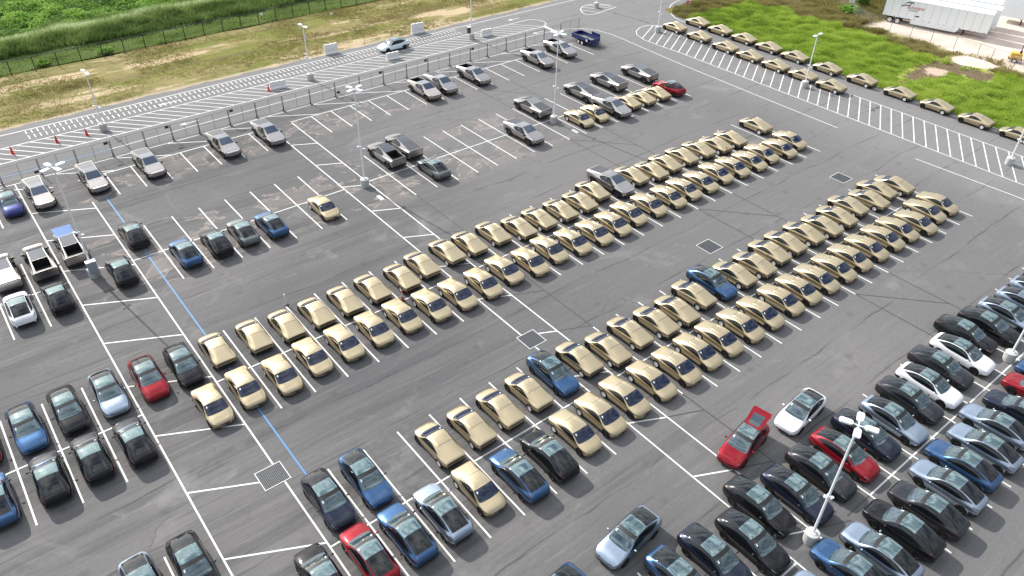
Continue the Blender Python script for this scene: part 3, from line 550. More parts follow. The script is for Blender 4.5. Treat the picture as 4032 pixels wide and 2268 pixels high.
def section(v, bulge):                    # half profile, 16 points: bottom centre .. belt (7) .. roof edge (11) .. top centre (15)
    zb, w, zw, wb, zl, wr, zr, zt = v
    L = lambda a, b, t: a + (b - a) * t
    p = [(0, zb), (w * .8, zb), (w * .92, zb + .045), (w * .955, zb + .14), (w, zw), (L(w, wb, .28), L(zw, zl, .5)), (L(w, wb, .66), L(zw, zl, .86)), (wb, zl)]
    for t in (.25, .5, .75): p.append((L(wb, wr, t) + bulge * math.sin(math.pi * t) * (zr - zl), L(zl, zr, t)))
    p += [(wr, zr), (wr * .9, L(zr, zt, .42)), (wr * .66, L(zr, zt, .76)), (wr * .34, L(zr, zt, .95)), (0, zt)]
    return p
class Body:
    def __init__(s, rows, bulge): s.f = table(rows); s.b = bulge; s.x0 = min(r[0] for r in rows); s.x1 = max(r[0] for r in rows)
    def P(s, x, u, sy=1):
        p = section(s.f(x), s.b); u = min(max(u, 0), 15); i = min(int(u), 14); t = u - i
        return Vector((x, sy * (p[i][0] + (p[i + 1][0] - p[i][0]) * t), p[i][1] + (p[i + 1][1] - p[i][1]) * t))
    def N(s, x, u, sy=1):
        a = s.P(x + .02, u, sy) - s.P(x - .02, u, sy); b = s.P(x, u + .05, sy) - s.P(x, u - .05, sy)
        n = a.cross(b); n = n.normalized() if n.length > 1e-9 else Vector((0, 0, 1))
        q = s.P(x, u, sy); ref = Vector((0, q.y, q.z - .45))
        return n if n.dot(ref) > 0 else -n
    def off(s, x, u, sy, e): return s.P(x, u, sy) + s.N(x, u, sy) * e
    def shell(s, n):
        mb = MB(); xs = [s.x0 + (s.x1 - s.x0) * (.5 - .5 * math.cos(math.pi * (i / n))) * .5 + (s.x1 - s.x0) * (i / n) * .5 for i in range(n + 1)]
        for x in xs:
            h = [s.P(x, u) for u in range(16)]
            mb.v += [tuple(q) for q in h] + [(q.x, -q.y, q.z) for q in h[14:0:-1]]
        for i in range(n):
            for j in range(30):
                k = (j + 1) % 30; mb.f.append((i * 30 + j, i * 30 + k, (i + 1) * 30 + k, (i + 1) * 30 + j)); mb.m.append(0)
        mb.f.append(tuple(range(30))); mb.f.append(tuple(range(n * 30, n * 30 + 30))[::-1]); mb.m += [0, 0]; return mb
    def top(s, xa, xb, ua, e=.008, n=9, curve=0.0, curve2=0.0, edge=0.0):   # patch across the car between x = xa and xb, from u = ua on both sides
        mb = MB(); P = []
        for i in range(n + 1):
            t = i / n; row = []
            us = [ua + (15 - ua) * j / 6 for j in range(7)]
            for sy, uu in [(1, u) for u in us] + [(-1, u) for u in us[-2::-1]]:
                q = (uu - ua) / (15 - ua); x = (xa + curve * q * (2 - q)) * (1 - t) + (xb + curve2 * q * (2 - q)) * t
                row.append(s.off(x, uu, sy, e))
            P.append(row)
        mb.grid(P); return mb
    def side(s, xs, lo, hi, sy, e=.008):  # window between lo(x) and hi(x) in profile units
        mb = MB(); mb.grid([[s.off(x, lo(x) + (hi(x) - lo(x)) * t / 4, sy, e) for t in range(5)] for x in xs]); return mb
def carve(me, cutters, mats):             # subtracts closed meshes from the body; the cut faces keep the cutters' material
    o = link('body_work', me)
    for i, c in enumerate(cutters):
        q = link('cut_work', c); md = o.modifiers.new('c%d' % i, 'BOOLEAN'); md.operation = 'DIFFERENCE'; md.object = q; md.solver = 'EXACT'; md.material_mode = 'TRANSFER'
    dg = bpy.context.evaluated_depsgraph_get(); r = bpy.data.meshes.new_from_object(o.evaluated_get(dg))
    for q in [m_.object for m_ in o.modifiers]: bpy.data.objects.remove(q)
    bpy.data.objects.remove(o); return r
def arch(x, r, y0, y1, mats):
    out = []
    for sy in (1, -1):
        mb = MB(); mb.lathe([(.001, y0 * sy), (r, y0 * sy), (r, y1 * sy), (.001, y1 * sy)], 22, (x, 0, .34), 'Y', m=1); out.append(mb.mesh('cut', mats))
    return out
def wheel_meshes(R_, w, rim_mat, kind, q=.68):
    t = MB(); h = w / 2
    t.lathe([(R_ * .64, -h), (R_ * .9, -h), (R_ * .985, -h * .75), (R_, -h * .4), (R_, h * .4), (R_ * .985, h * .75), (R_ * .9, h), (R_ * .64, h), (R_ * .64, -h)], 20, axis='Y')
    tm = t.mesh('tyre', [MAT['tyre_rubber']], 35)
    r = MB(); n = 24
    if kind == 'cover':                   # dished silver cover with a ring of seven dark openings
        r.lathe([(.001, h * .82), (R_ * .16, h * .9), (R_ * .30, h * .86), (R_ * (q - .08), h * .96), (R_ * q, h * .99), (R_ * q, -h * .7), (.001, -h * .7)], n, axis='Y')
        for i in range(7):
            a = 2 * math.pi * i / 7; ca, sa = math.cos(a), math.sin(a); b = []
            for k in range(8):
                t2 = 2 * math.pi * k / 8; rr, tt = R_ * (q - .22) + R_ * .11 * math.cos(t2), R_ * .085 * math.sin(t2)
                b.append((rr * ca - tt * sa, h * .93, rr * sa + tt * ca))
            r.quad(*b, m=1)
    else:                                 # dark five twin spoke rim over a black drum
        r.lathe([(.001, h * .35), (R_ * .6, h * .35), (R_ * .64, h * .8), (R_ * .68, h * .82), (R_ * .68, -h * .7), (.001, -h * .7)], n, axis='Y', m=1)
        for i in range(5):
            a = 2 * math.pi * i / 5
            for da in (-.16, .16):
                c, s_ = math.cos(a + da), math.sin(a + da); p = [(R_ * .1, -.02), (R_ * .66, -.028), (R_ * .66, .028), (R_ * .1, .02)]
                r.quad(*[(q * c - o_ * s_, h * .72, q * s_ + o_ * c) for q, o_ in p])
        r.lathe([(.001, h * .78), (R_ * .15, h * .74), (R_ * .16, h * .4)], 10, axis='Y')
    return tm, r.mesh('rim', [MAT[rim_mat], MAT['black_trim']], 35)
def add_wheels(root, xs, ytrack, R_, front, rear):
    for x, (tm, rm) in ((xs[0], front), (xs[1], rear)):
        for sy in (1, -1):
            t = link('wheel', tm, root, (x, sy * ytrack, R_), 0 if sy > 0 else math.pi)
            link('rim', rm, t)
def mirror(root, body, x, u, mat, big=1.0):
    for sy in (1, -1):
        q = body.P(x, u, sy); mb = MB()
        mb.tube(q + Vector((0, -sy * .03, -.01)), q + Vector((-.03, sy * .14, .06)), .022, .018, 6, m=1)
        mb.lathe([(.001, -.055), (.045, -.05), (.07, -.01), (.068, .03), (.05, .055), (.001, .06)], 10, (q.x - .03, q.y + sy * .19, q.z + .085), 'Z')
        me = mb.mesh('mirror', [mat, MAT['black_trim']], 50)
        for v in me.vertices:              # flatten front to back, widen sideways
            v.co.x = q.x - .03 + (v.co.x - q.x + .03) * .9; v.co.y = q.y + sy * .19 + (v.co.y - q.y - sy * .19) * 1.45
        link('mirror', me, root)

# --- the gold coupe --------------------------------------------------------------- zb  w    zw   wb   zl   wr   zr   zt
GB = Body([(2.10, .26, .46, .45, .42, .52, .30, .535, .55), (2.02, .24, .66, .47, .62, .60, .45, .63, .655), (1.86, .22, .82, .53, .77, .67, .60, .715, .75), (1.55, .20, .915, .60, .85, .76, .69, .815, .86),
           (1.20, .19, .93, .66, .88, .83, .775, .885, .94), (1.00, .19, .93, .68, .875, .86, .79, .965, 1.04), (0.68, .19, .925, .69, .87, .885, .75, 1.145, 1.235), (0.38, .19, .92, .70, .865, .90, .705, 1.265, 1.345), (0.0, .19, .92, .705, .86, .915, .675, 1.305, 1.39), (-.50, .19, .925, .715, .86, .93, .655, 1.28, 1.365),
           (-1.05, .20, .93, .725, .875, .925, .655, 1.16, 1.24), (-1.50, .22, .925, .73, .875, .905, .68, 1.03, 1.095), (-1.85, .26, .885, .72, .845, .875, .72, .935, .975), (-2.03, .30, .83, .70, .795, .835, .73, .88, .91), (-2.10, .36, .78, .68, .755, .79, .715, .83, .85)], .09)
def make_gold():
    root = empty('gold_coupe')
    M_ = [MAT['gold_satin'], MAT['black_trim']]
    shell = GB.shell(34).mesh('shell', M_)
    body = carve(shell, arch(1.36, .395, .62, 1.1, M_) + arch(-1.31, .40, .62, 1.1, M_), M_)
    body.shade_smooth(); body.set_sharp_from_angle(angle=R(32)); body.name = 'body'
    link('body', body, root)
    GB.top(1.12, .40, 11.25, .010, 10, .13, .07).obj('windscreen', MAT['blue_glass'], root, 30)
    fr = GB.top(1.14, .385, 11.10, .005, 10, .14, .07); fr.obj('windscreen_surround', MAT['black_trim'], root, 30)
    xs = [.95 - .158 * i for i in range(14)]
    lo = lambda x: 7.3 + (0.0 if x > -.35 else 1.1 * ((-.35 - x) / .76) ** 1.5)
    def hi(x):
        full = 10.78
        if x > .5: full = 7.45 + 3.33 * max(0.0, (.95 - x) / .45) ** .75
        if x < -.1: full = 10.78 - 2.3 * ((-.1 - x) / 1.01) ** 1.15
        return max(full, lo(x) + .02)
    for sy in (1, -1): GB.side(xs, lo, hi, sy, .009).obj('side_window', MAT['dark_glass'], root, 30)
    mb = MB()
    for sy in (1, -1): mb.grid([[GB.off(x, u, sy, .006) for u in (11.6, 12.2, 13, 14, 15)] for x in (-.745, -.768)])
    for sy in (1, -1): mb.grid([[GB.off(x, u, sy, .006) for u in (11.52, 11.6)] for x in [-.745 - .16 * i for i in range(8)]])
    mb.obj('hatch_seam', MAT['black_trim'], root, recalc=False)
    for sy in (1, -1): mb = MB(); mb.grid([[GB.off(x, u, sy, e_) for u, e_ in ((13.25, .003), (13.4, .022), (13.5, .003))] for x in [.30 - .13 * i for i in range(9)]]); mb.obj('roof_rib', MAT['gold_satin'], root, 30, recalc=False)
    mb = MB()
    for sy in (1, -1): mb.grid([[GB.off(x, u, sy, .007) for u in (6.55, 6.95)] for x in (1.70, 1.80, 1.90, 1.97, 2.02, 2.06, 2.10)])
    mb.box((2.103, 0, .515), (.012, .8, .03)); mb.obj('front_light_slit', MAT['black_trim'], root, recalc=False)
    mb = MB(); mb.box((-2.105, 0, .735), (.02, 1.38, .055)); mb.obj('rear_light_slit', MAT['black_trim'], root)
    mb = MB()
    for sy in (1, -1): mb.grid([[GB.off(x, u, sy, .008) for u in (1.0, 2.0, 3.0, 3.55)] for x in (-1.72, -1.85, -1.95, -2.03, -2.085)])
    mb.box((-2.095, 0, .43), (.04, 1.36, .17)); mb.obj('rear_diffuser', MAT['black_trim'], root)
    mb = MB()
    for sy in (1, -1):
        mb = MB(); mb.grid([[GB.off(x, u, sy, .006) for u in (1.2, 2.0, 2.7)] for x in [.88 - .2 * i for i in range(9)]]); mb.obj('sill', MAT['black_trim'], root, recalc=False)
    mb = MB(); mb.box((2.09, .2, .36), (.03, .34, .1)); mb.obj('plate', MAT['black_trim'], root)
    q = [GB.off(.56 + dx, 12.3 + du, -1, .016) for dx, du in ((0, 0), (.13, 0), (.13, .55), (0, .55))]
    mb = MB(); mb.quad(*q); mb.obj('sticker', MAT['sticker_white'], root)
    q = [GB.off(.58 + dx, 14.6 + du, 1, .014) for dx, du in ((0, 0), (.1, 0), (.1, .39), (0, .39))]
    q2 = [GB.off(.58 + dx, 14.6 + du, -1, .014) for dx, du in ((0, 0), (.1, 0), (.1, .39), (0, .39))]
    mb = MB(); mb.quad(*q); mb.quad(*q2); mb.obj('camera_pod', MAT['black_trim'], root)
    add_wheels(root, (1.36, -1.31), .82, .355, WM['front'], WM['cover']); return root
WM = {'front': wheel_meshes(.355, .23, 'dark_alloy', 'spoke'), 'cover': wheel_meshes(.355, .23, 'alloy', 'cover', .77), 'suv': wheel_meshes(.36, .24, 'dark_alloy', 'spoke')}

# --- the glass roofed crossover ---------------------------------------------------- zb  w    zw   wb   zl   wr   zr   zt
YB = Body([(2.38, .26, .60, .48, .54, .58, .40, .60, .62), (2.30, .24, .76, .48, .70, .68, .54, .71, .735), (2.10, .22, .88, .50, .80, .775, .62, .82, .85), (1.75, .20, .945, .60, .865, .86, .68, .92, .955),
           (1.35, .20, .955, .66, .88, .91, .72, .985, 1.02), (1.12, .20, .955, .68, .88, .925, .77, 1.02, 1.065), (.70, .20, .95, .70, .88, .95, .735, 1.25, 1.32), (.30, .20, .95, .71, .88, .965, .69, 1.44, 1.51), (-.15, .20, .95, .72, .88, .98, .66, 1.535, 1.605), (-.65, .20, .955, .73, .88, 1.0, .645, 1.53, 1.605),
           (-1.2, .21, .965, .75, .88, 1.03, .63, 1.435, 1.515), (-1.65, .23, .96, .77, .875, 1.055, .625, 1.30, 1.375), (-2.0, .26, .925, .78, .84, 1.06, .625, 1.155, 1.22), (-2.18, .30, .885, .68, .78, 1.03, .64, 1.09, 1.135), (-2.30, .33, .84, .68, .735, .97, .62, 1.04, 1.07), (-2.385, .38, .76, .68, .68, .88, .56, .92, .935)], .12)
def make_crossover():
    root = empty('glass_roof_crossover')
    pk = MAT['paint_black']; M_ = [pk, MAT['black_trim']]
    body = carve(YB.shell(36).mesh('shell', M_), arch(1.43, .405, .62, 1.1, M_) + arch(-1.45, .405, .62, 1.1, M_), M_)
    body.shade_smooth(); body.set_sharp_from_angle(angle=R(32)); link('body', body, root)
    YB.top(1.15, .30, 11.2, .009, 9, .12, .08).obj('windscreen', MAT['screen_glass'], root, 30)
    YB.top(.285, -.80, 11.2, .009, 9, .08, .0).obj('roof_glass', MAT['roof_glass'], root, 30)
    YB.top(-.82, -2.03, 11.3, .009, 9, 0, -.03).obj('rear_window', MAT['dark_glass'], root, 30)
    mb = YB.top(.40, .14, 11.2, .0105, 2, .08, .08); mb.obj('header_band', MAT['black_trim'], root, 30)
    xs = [1.0 - .165 * i for i in range(18)]
    lo = lambda x: 7.28 + (0.0 if x > -.9 else 2.0 * ((-.9 - x) / .9) ** 1.6)
    def hi(x):
        full = 10.82
        if x > .45: full = 7.4 + 3.42 * max(0.0, (1.02 - x) / .57) ** .8
        if x < -1.1: full = 10.82 - .9 * ((-1.1 - x) / .7) ** 1.3
        return max(full, lo(x) + .02)
    for sy in (1, -1): YB.side(xs, lo, hi, sy, .009).obj('side_window', MAT['dark_glass'], root, 30)
    for sy in (1, -1):
        mb = MB(); mb.grid([[YB.off(x, u, sy, .007) for u in (6.5, 6.9)] for x in (2.0, 2.1, 2.2, 2.28, 2.34)]); mb.obj('headlamp', MAT['lamp_lens'], root, recalc=False)
    for sy in (1, -1):
        mb = MB(); mb.grid([[YB.off(x, u, sy, .008) for u in (6.5, 7.1, 7.6)] for x in (-1.98, -2.1, -2.2, -2.3, -2.36)]); mb.obj('tail_lamp', MAT['tail_lens'], root, recalc=False)
    mb = MB()
    for sy in (1, -1): mb.grid([[YB.off(x, u, sy, .008) for u in (1.0, 2.0, 3.0, 3.7)] for x in (-1.9, -2.05, -2.2, -2.3, -2.37)])
    mb.box((-2.375, 0, .47), (.05, 1.3, .17)); mb.obj('rear_bumper', MAT['black_trim'], root)
    for sy in (1, -1):
        mb = MB(); mb.grid([[YB.off(x, u, sy, .007) for u in (1.0, 2.0, 2.9)] for x in [1.0 - .2 * i for i in range(11)]]); mb.obj('sill', MAT['black_trim'], root, recalc=False)
    mb = MB()
    for sy in (1, -1): mb.grid([[YB.off(x, u, sy, .008) for u in (1.0, 2.0, 3.2)] for x in (1.9, 2.05, 2.2, 2.3, 2.365)])
    mb.box((2.37, 0, .33), (.04, 1.1, .1)); mb.obj('front_bumper', MAT['black_trim'], root)
    mirror(root, YB, .78, 7.3, MAT['black_trim'])
    q = [YB.off(.50 + dx, 12.2 + du, -1, .016) for dx, du in ((0, 0), (.15, 0), (.15, .5), (0, .5))]
    mb = MB(); mb.quad(*q); mb.obj('sticker', MAT['sticker_white'], root)
    add_wheels(root, (1.43, -1.45), .83, .36, WM['suv'], WM['suv']); return root

# --- the angular steel pickup ------------------------------------------------------
#          x     zb   wB   wS   zl    wr   zr
TS = [(2.84, .52, .56, .62, .93, .58, .965), (2.60, .46, .84, .93, .95, .86, 1.02), (1.50, .44, .92, 1.00, 1.02, .78, 1.395), (.42, .44, .92, 1.01, 1.08, .655, 1.79), (-.75, .44, .92, 1.01, 1.155, .70, 1.655), (-2.70, .50, .90, .99, 1.27, .82, 1.425), (-2.84, .56, .88, .965, 1.28, .83, 1.41)]
def tf(x):
    for a, b in zip(TS[:-1], TS[1:]):
        if b[0] <= x <= a[0]:
            t = (a[0] - x) / (a[0] - b[0]); return [p + (q - p) * t for p, q in zip(a[1:], b[1:])]
    return list(TS[0][1:] if x > 2.84 else TS[-1][1:])
def trap(x, dz, y0, y1, mats, grow=0):
    o = []
    for sy in (1, -1):
        mb = MB(); g_ = grow; mb.prism([(x - .66 - g_, .2), (x - .50 - g_, .62), (x - .27 - g_ * .5, .90 + g_), (x + .27 + g_ * .5, .90 + g_), (x + .50 + g_, .62), (x + .66 + g_, .2)], sy * y0, sy * y1, m=1); o.append(mb.mesh('cut', mats))
    return o
def make_pickup(open_bed):
    root = empty('angular_pickup'); st_ = MAT['brushed_steel']; M_ = [st_, MAT['bed_black']]
    mb = MB(); n = len(TS)
    for r in TS:
        x, zb, wB, wS, zl, wr, zr = r
        h = [(0, zb), (wB, zb), (wB + (wS - wB) * .6, zb + .16), (wS, zl), (wr, zr), (0, zr + .004)]
        mb.v += [(x, y, z) for y, z in h] + [(x, -y, z) for y, z in h[4:0:-1]]
    K = 10
    for i in range(n - 1):
        for j in range(K):
            k = (j + 1) % K; mb.f.append((i * K + j, i * K + k, (i + 1) * K + k, (i + 1) * K + j)); mb.m.append(0)
    mb.f.append(tuple(range(K))); mb.f.append(tuple(range((n - 1) * K, n * K))[::-1]); mb.m += [0, 0]
    cut = trap(1.78, 0, .58, 1.2, M_) + trap(-1.83, 0, .58, 1.2, M_)
    if open_bed:
        c = MB(); c.prism([(-2.66, .80), (-2.66, 2.2), (-1.06, 2.2), (-1.06, .80)], -.66, .66, m=1); cut.append(c.mesh('cut', M_))
    link('body', carve(mb.mesh('shell', M_), cut, M_), root)
    def strip(xs, f=.94, e=.008, inset=0):
        g_ = MB(); P = []
        for x in xs:
            v = tf(x); P.append([(x, y * (v[4] - inset), v[5] + e) for y in (-f, -.4, 0, .4, f)])
        g_.grid(P); return g_
    strip((1.47, .95, .47), .93, .016).obj('windscreen', MAT['wedge_glass'], root, recalc=False)
    strip((.40, -.3, -1.02), .94, .016).obj('roof_glass', MAT['wedge_roof'], root, recalc=False)
    if not open_bed: strip((-1.06, -1.8, -2.70), .95, .018).obj('bed_cover', MAT['tonneau'], root, recalc=False)
    else:
        for sy in (1, -1):
            g_ = MB(); g_.grid([[(x, sy * yy, tf(x)[5] + .014) for yy in (.665, tf(x)[4] - .03)] for x in (-1.08, -1.8, -2.66)]); g_.obj('bed_rail', MAT['tonneau'], root, recalc=False)
        g_ = MB(); g_.quad(*[(x, yy, tf(x)[5] + .013) for x, yy in ((-2.66, -.78), (-2.66, .78), (-2.80, .78), (-2.80, -.78))]); g_.obj('tailgate_cap', MAT['tonneau'], root, recalc=False)
    h = strip((2.58, 2.0, 1.52), .96, .016); h.obj('hood', st_, root, recalc=False)
    for sy in (1, -1):
        def Wp(x, t):
            v = tf(x); return (x, sy * (v[2] + (v[4] - v[2]) * t + .013), v[3] + (v[5] - v[3]) * t + .009)
        g_ = MB(); g_.grid([[Wp(x, a), Wp(x, (a + b) / 2), Wp(x, b)] for x, a, b in ((1.40, .08, .12), (1.0, .07, .50), (.42, .06, .90), (-.35, .06, .84), (-.68, .10, .74), (-.92, .40, .50))])
        g_.obj('side_window', MAT['dark_glass'], root, recalc=False)
        for xc in (1.78, -1.83):
            g_ = MB(); o_, i_ = [(-.72, .42), (-.60, .60), (-.33, .955), (.33, .955), (.60, .60), (.72, .42)], [(-.60, .42), (-.50, .60), (-.27, .88), (.27, .88), (.50, .60), (.60, .42)]
            for a in range(5):
                p = [(xc + o_[a][0], o_[a][1]), (xc + o_[a + 1][0], o_[a + 1][1]), (xc + i_[a + 1][0], i_[a + 1][1]), (xc + i_[a][0], i_[a][1])]
                g_.prism(p, sy * .90, sy * 1.045)
            g_.obj('fender_flare', MAT['black_trim'], root)
    mb = MB(); mb.box((2.70, 0, .50), (.26, 1.5, .22)); mb.box((2.52, 0, .44), (.3, 1.74, .16)); mb.obj('front_bumper', MAT['black_trim'], root)
    mb = MB(); mb.box((2.80, 0, .945), (.09, 1.14, .022)); mb.obj('light_bar', MAT['lamp_lens'], root)
    mb = MB(); mb.box((-2.78, 0, .55), (.2, 1.72, .2)); mb.obj('rear_bumper', MAT['black_trim'], root)
    mb = MB(); mb.box((-2.842, 0, 1.365), (.03, 1.66, .05)); mb.obj('tail_bar', MAT['black_trim'], root)
    for sy in (1, -1): mb = MB(); mb.box((-.03, sy * .945, .475), (2.4, .05, .12)); mb.obj('sill', MAT['black_trim'], root)
    for sy in (1, -1):
        mb = MB(); mb.box((1.22, sy * 1.06, 1.16), (.10, .26, .15)); mb.tube((1.22, sy * .9, 1.12), (1.22, sy * 1.0, 1.15), .03, n=6); mb.obj('mirror', MAT['black_trim'], root)
    mb = MB(); v = tf(1.1); z = v[5]; mb.quad((1.14, -.42, tf(1.14)[5] + .014), (1.14, -.30, tf(1.14)[5] + .014), (1.26, -.30, tf(1.26)[5] + .014), (1.26, -.42, tf(1.26)[5] + .014)); mb.obj('sticker', MAT['sticker_white'], root)
    add_wheels(root, (1.78, -1.83), .86, .43, WM['truck'], WM['truck']); return root
WM['truck'] = wheel_meshes(.43, .28, 'black_trim', 'cover')
PROTO = {'G': make_gold(), 'Y': make_crossover(), 'T': make_pickup(False), 'TO': make_pickup(True)}
for q in list(PROTO.values()): register(q)
used = set()
ORD = 'first second third fourth fifth sixth seventh eighth ninth tenth eleventh twelfth thirteenth fourteenth fifteenth sixteenth seventeenth eighteenth nineteenth twentieth twenty-first twenty-second twenty-third twenty-fourth twenty-fifth twenty-sixth twenty-seventh twenty-eighth'.split()
PLACE = {'far': 'row along the temporary fence', 'r0n': 'far half of back double row', 'r0s': 'near half of back double row', 'r1n': 'far half of middle double row', 'r1s': 'near half of middle double row',
         'r2n': 'far half of front double row', 'r2s': 'near half of front double row', 'r3n': 'far half of corner block', 'r3s': 'near half of corner block', 'lane1': 'queue beside the meadow', 'lane2': 'queue beside the hatched lane'}
CNAME = {'black': 'black', 'navy': 'dark navy', 'charcoal': 'charcoal grey', 'blue': 'mid blue', 'silver': 'silver blue', 'red': 'red', 'white': 'white', 'whiteblue': 'pale white', 'grey': 'grey', 'navyblue': 'deep blue'}
rc = random.Random(5)
for row, lst in CARS.items():
    tot, cnt = {}, {}
    def key(c): return c[2] + (c[4] if c[2] == 'Y' else '')
    for c in lst: tot[key(c)] = tot.get(key(c), 0) + 1
    for x, y, kind, hd, col in lst:
        k = key((x, y, kind, hd, col)); i = cnt[k] = cnt.get(k, 0) + 1
        pk = 'TO' if kind == 'T' and 'open' in col else kind
        if pk in used: o = copy_tree(PROTO[pk])
        else: o = PROTO[pk]; used.add(pk)
        o.location = (x, y, 0); o.rotation_euler = (0, 0, R(hd + rc.uniform(-1.1, 1.1)))
        kids = o.children
        if kind == 'Y':
            pc = {'redopen': 'red'}.get(col, col)
            for ch in kids:
                if ch.name.split('.')[0] == 'body': ch.material_slots[0].link = 'OBJECT'; ch.material_slots[0].material = MAT['paint_' + pc]
                if ch.name.split('.')[0] == 'mirror' and pc in ('white', 'silver', 'red'): ch.material_slots[0].link = 'OBJECT'; ch.material_slots[0].material = MAT['paint_' + pc]
        if kind == 'T':
            for ch in kids:
                if ch.name.split('.')[0] in ('body', 'hood'): ch.material_slots[0].link = 'OBJECT'; ch.material_slots[0].material = MAT['dusty_steel' if 'dirty' in col else 'brushed_steel']
        if kind == 'T' and col == 'silvercover':
            for ch in kids:
                if ch.name.split('.')[0] == 'bed_cover': ch.material_slots[0].link = 'OBJECT'; ch.material_slots[0].material = MAT['pale_cover']
        if kind == 'T' and 'frunk' in col:
            for ch in kids:
                if ch.name.split('.')[0] == 'hood':
                    ch.location = (1.52, 0, 1.39); ch.data = ch.data.copy()
                    for v in ch.data.vertices: v.co -= Vector((1.52, 0, 1.39))
                    ch.rotation_euler = (0, R(-33), 0); ch.material_slots[0].link = 'OBJECT'; ch.material_slots[0].material = MAT['hood_sky_reflection']; ch['label'] = 'raised front hood with blue sky reflection painted on'
            mb = MB(); mb.grid([[(xx, yy * (tf(xx)[4] - .08), tf(xx)[5] + .012) for yy in (-.9, 0, .9)] for xx in (2.5, 2.0, 1.6)]); mb.obj('front_trunk', MAT['bed_black'], o, recalc=False)
        if 'hitch' in col:
            mb = MB(); mb.tube((-2.8, .1, .55), (-3.35, .1, .75), .04); mb.tube((-3.3, -.35, .78), (-3.3, .55, .78), .035); mb.obj('hitch_rack', MAT['dark_steel'], o)
        what = {'G': ('gold coupe', 'gold car'), 'Y': (CNAME.get(col, 'red') + ' crossover', CNAME.get(col, 'red') + ' one'), 'T': ('steel pickup', 'pickup')}[kind]
        tx = what[0]
        if row == 'drive':
            lab = {'whiteblue': 'pale white crossover driving over the rumble strips beyond the temporary fence', 'silver': 'silver blue crossover driving in the front aisle behind a blue one', 'redopen': 'red crossover with its tailgate raised, stopped in the front aisle',
                   'white': 'white crossover stopped right behind the red one with the raised tailgate', 'blue': 'mid blue crossover at the bottom edge, ahead of the silver blue one'}[col]
            grp = 'crossovers driving in the aisles'
        else:
            if 'frunk' in col: tx = 'open-bed pickup with its hood raised'
            elif 'dirty' in col: tx = 'dusty open-bed pickup'
            elif 'hitch' in col: tx = 'open-bed pickup with a hitch rack'
            elif 'open' in col: tx = 'open-bed pickup'
            elif col == 'silvercover': tx = 'pickup with a pale silver bed cover'
            side = 'from the front of the' if 'lane' in row else 'from the left in'
            pl = PLACE[row]
            if tot[k] == 1: lab = tx + ' in ' + pl
            elif 'frunk' in col or col == 'silvercover' or 'hitch' in col: lab = tx + ' in ' + pl
            elif 'lane' in row: lab = '%s, %s %s from the front of the %s' % (tx, ORD[i - 1], what[1].split()[-1], pl)
            else: lab = '%s, %s from the left of %d in %s' % (tx, ORD[i - 1], tot[k], pl)
            grp = {'G': 'gold coupes', 'Y': 'crossovers', 'T': 'steel pickups'}[kind] + ' in the ' + pl
        tag(o, lab, {'G': 'car', 'Y': 'car', 'T': 'pickup'}[kind], grp)
        if col == 'redopen':                # raised tailgate: rear window carried up on a painted hatch
            for ch in kids:
                if ch.name.split('.')[0] == 'rear_window': bpy.data.objects.remove(ch)
            pr = MAT['paint_red']
            mb = MB(); mb.grid([[YB.off(x_, u, sy, .004) for u in (11.7, 13, 14, 15)] for x_ in (-.84, -1.2, -1.6, -2.02) for sy in (1,)]); mb.grid([[YB.off(x_, u, -1, .004) for u in (11.7, 13, 14, 15)] for x_ in (-.84, -1.2, -1.6, -2.02)])
            mb.obj('boot_opening', MAT['bed_black'], o, recalc=False)
            tg = MB(); w0, w1, L_ = .60, .70, 1.25
            P = lambda s_, y_, h_: (-s_, y_, h_)
            tg.grid([[P(s_ * L_, y_ * (w0 + (w1 - w0) * s_), .03 * math.sin(3.1 * s_)) for y_ in (-1, -.62)] for s_ in (0, .25, .5, .75, 1)])
            tg.grid([[P(s_ * L_, y_ * (w0 + (w1 - w0) * s_), .03 * math.sin(3.1 * s_)) for y_ in (1, .62)] for s_ in (0, .25, .5, .75, 1)])
            tg.grid([[P(s_ * L_, y_ * .62 * (w0 + (w1 - w0) * s_), .03 * math.sin(3.1 * s_)) for y_ in (-1, 1)] for s_ in (0, .12)]); tg.grid([[P(s_ * L_, y_ * .62 * (w0 + (w1 - w0) * s_), .03 * math.sin(3.1 * s_)) for y_ in (-1, 1)] for s_ in (.86, 1)])
            tg.box((-L_ - .10, 0, -.04), (.26, 1.42, .07)); tg.box((-L_ - .28, 0, -.22), (.10, 1.36, .36))
            t = tg.obj('tailgate', pr, o, recalc=False); t.location = (-.82, 0, 1.60); t.rotation_euler = (0, R(20), 0)
            gl = MB(); gl.grid([[P(s_ * L_, y_ * (w0 + (w1 - w0) * s_), .03 * math.sin(3.1 * s_) + .004) for y_ in (-.62, 0, .62)] for s_ in (.12, .35, .7, .86)])
            gl.obj('tailgate_glass', MAT['screen_glass'], t, recalc=False)
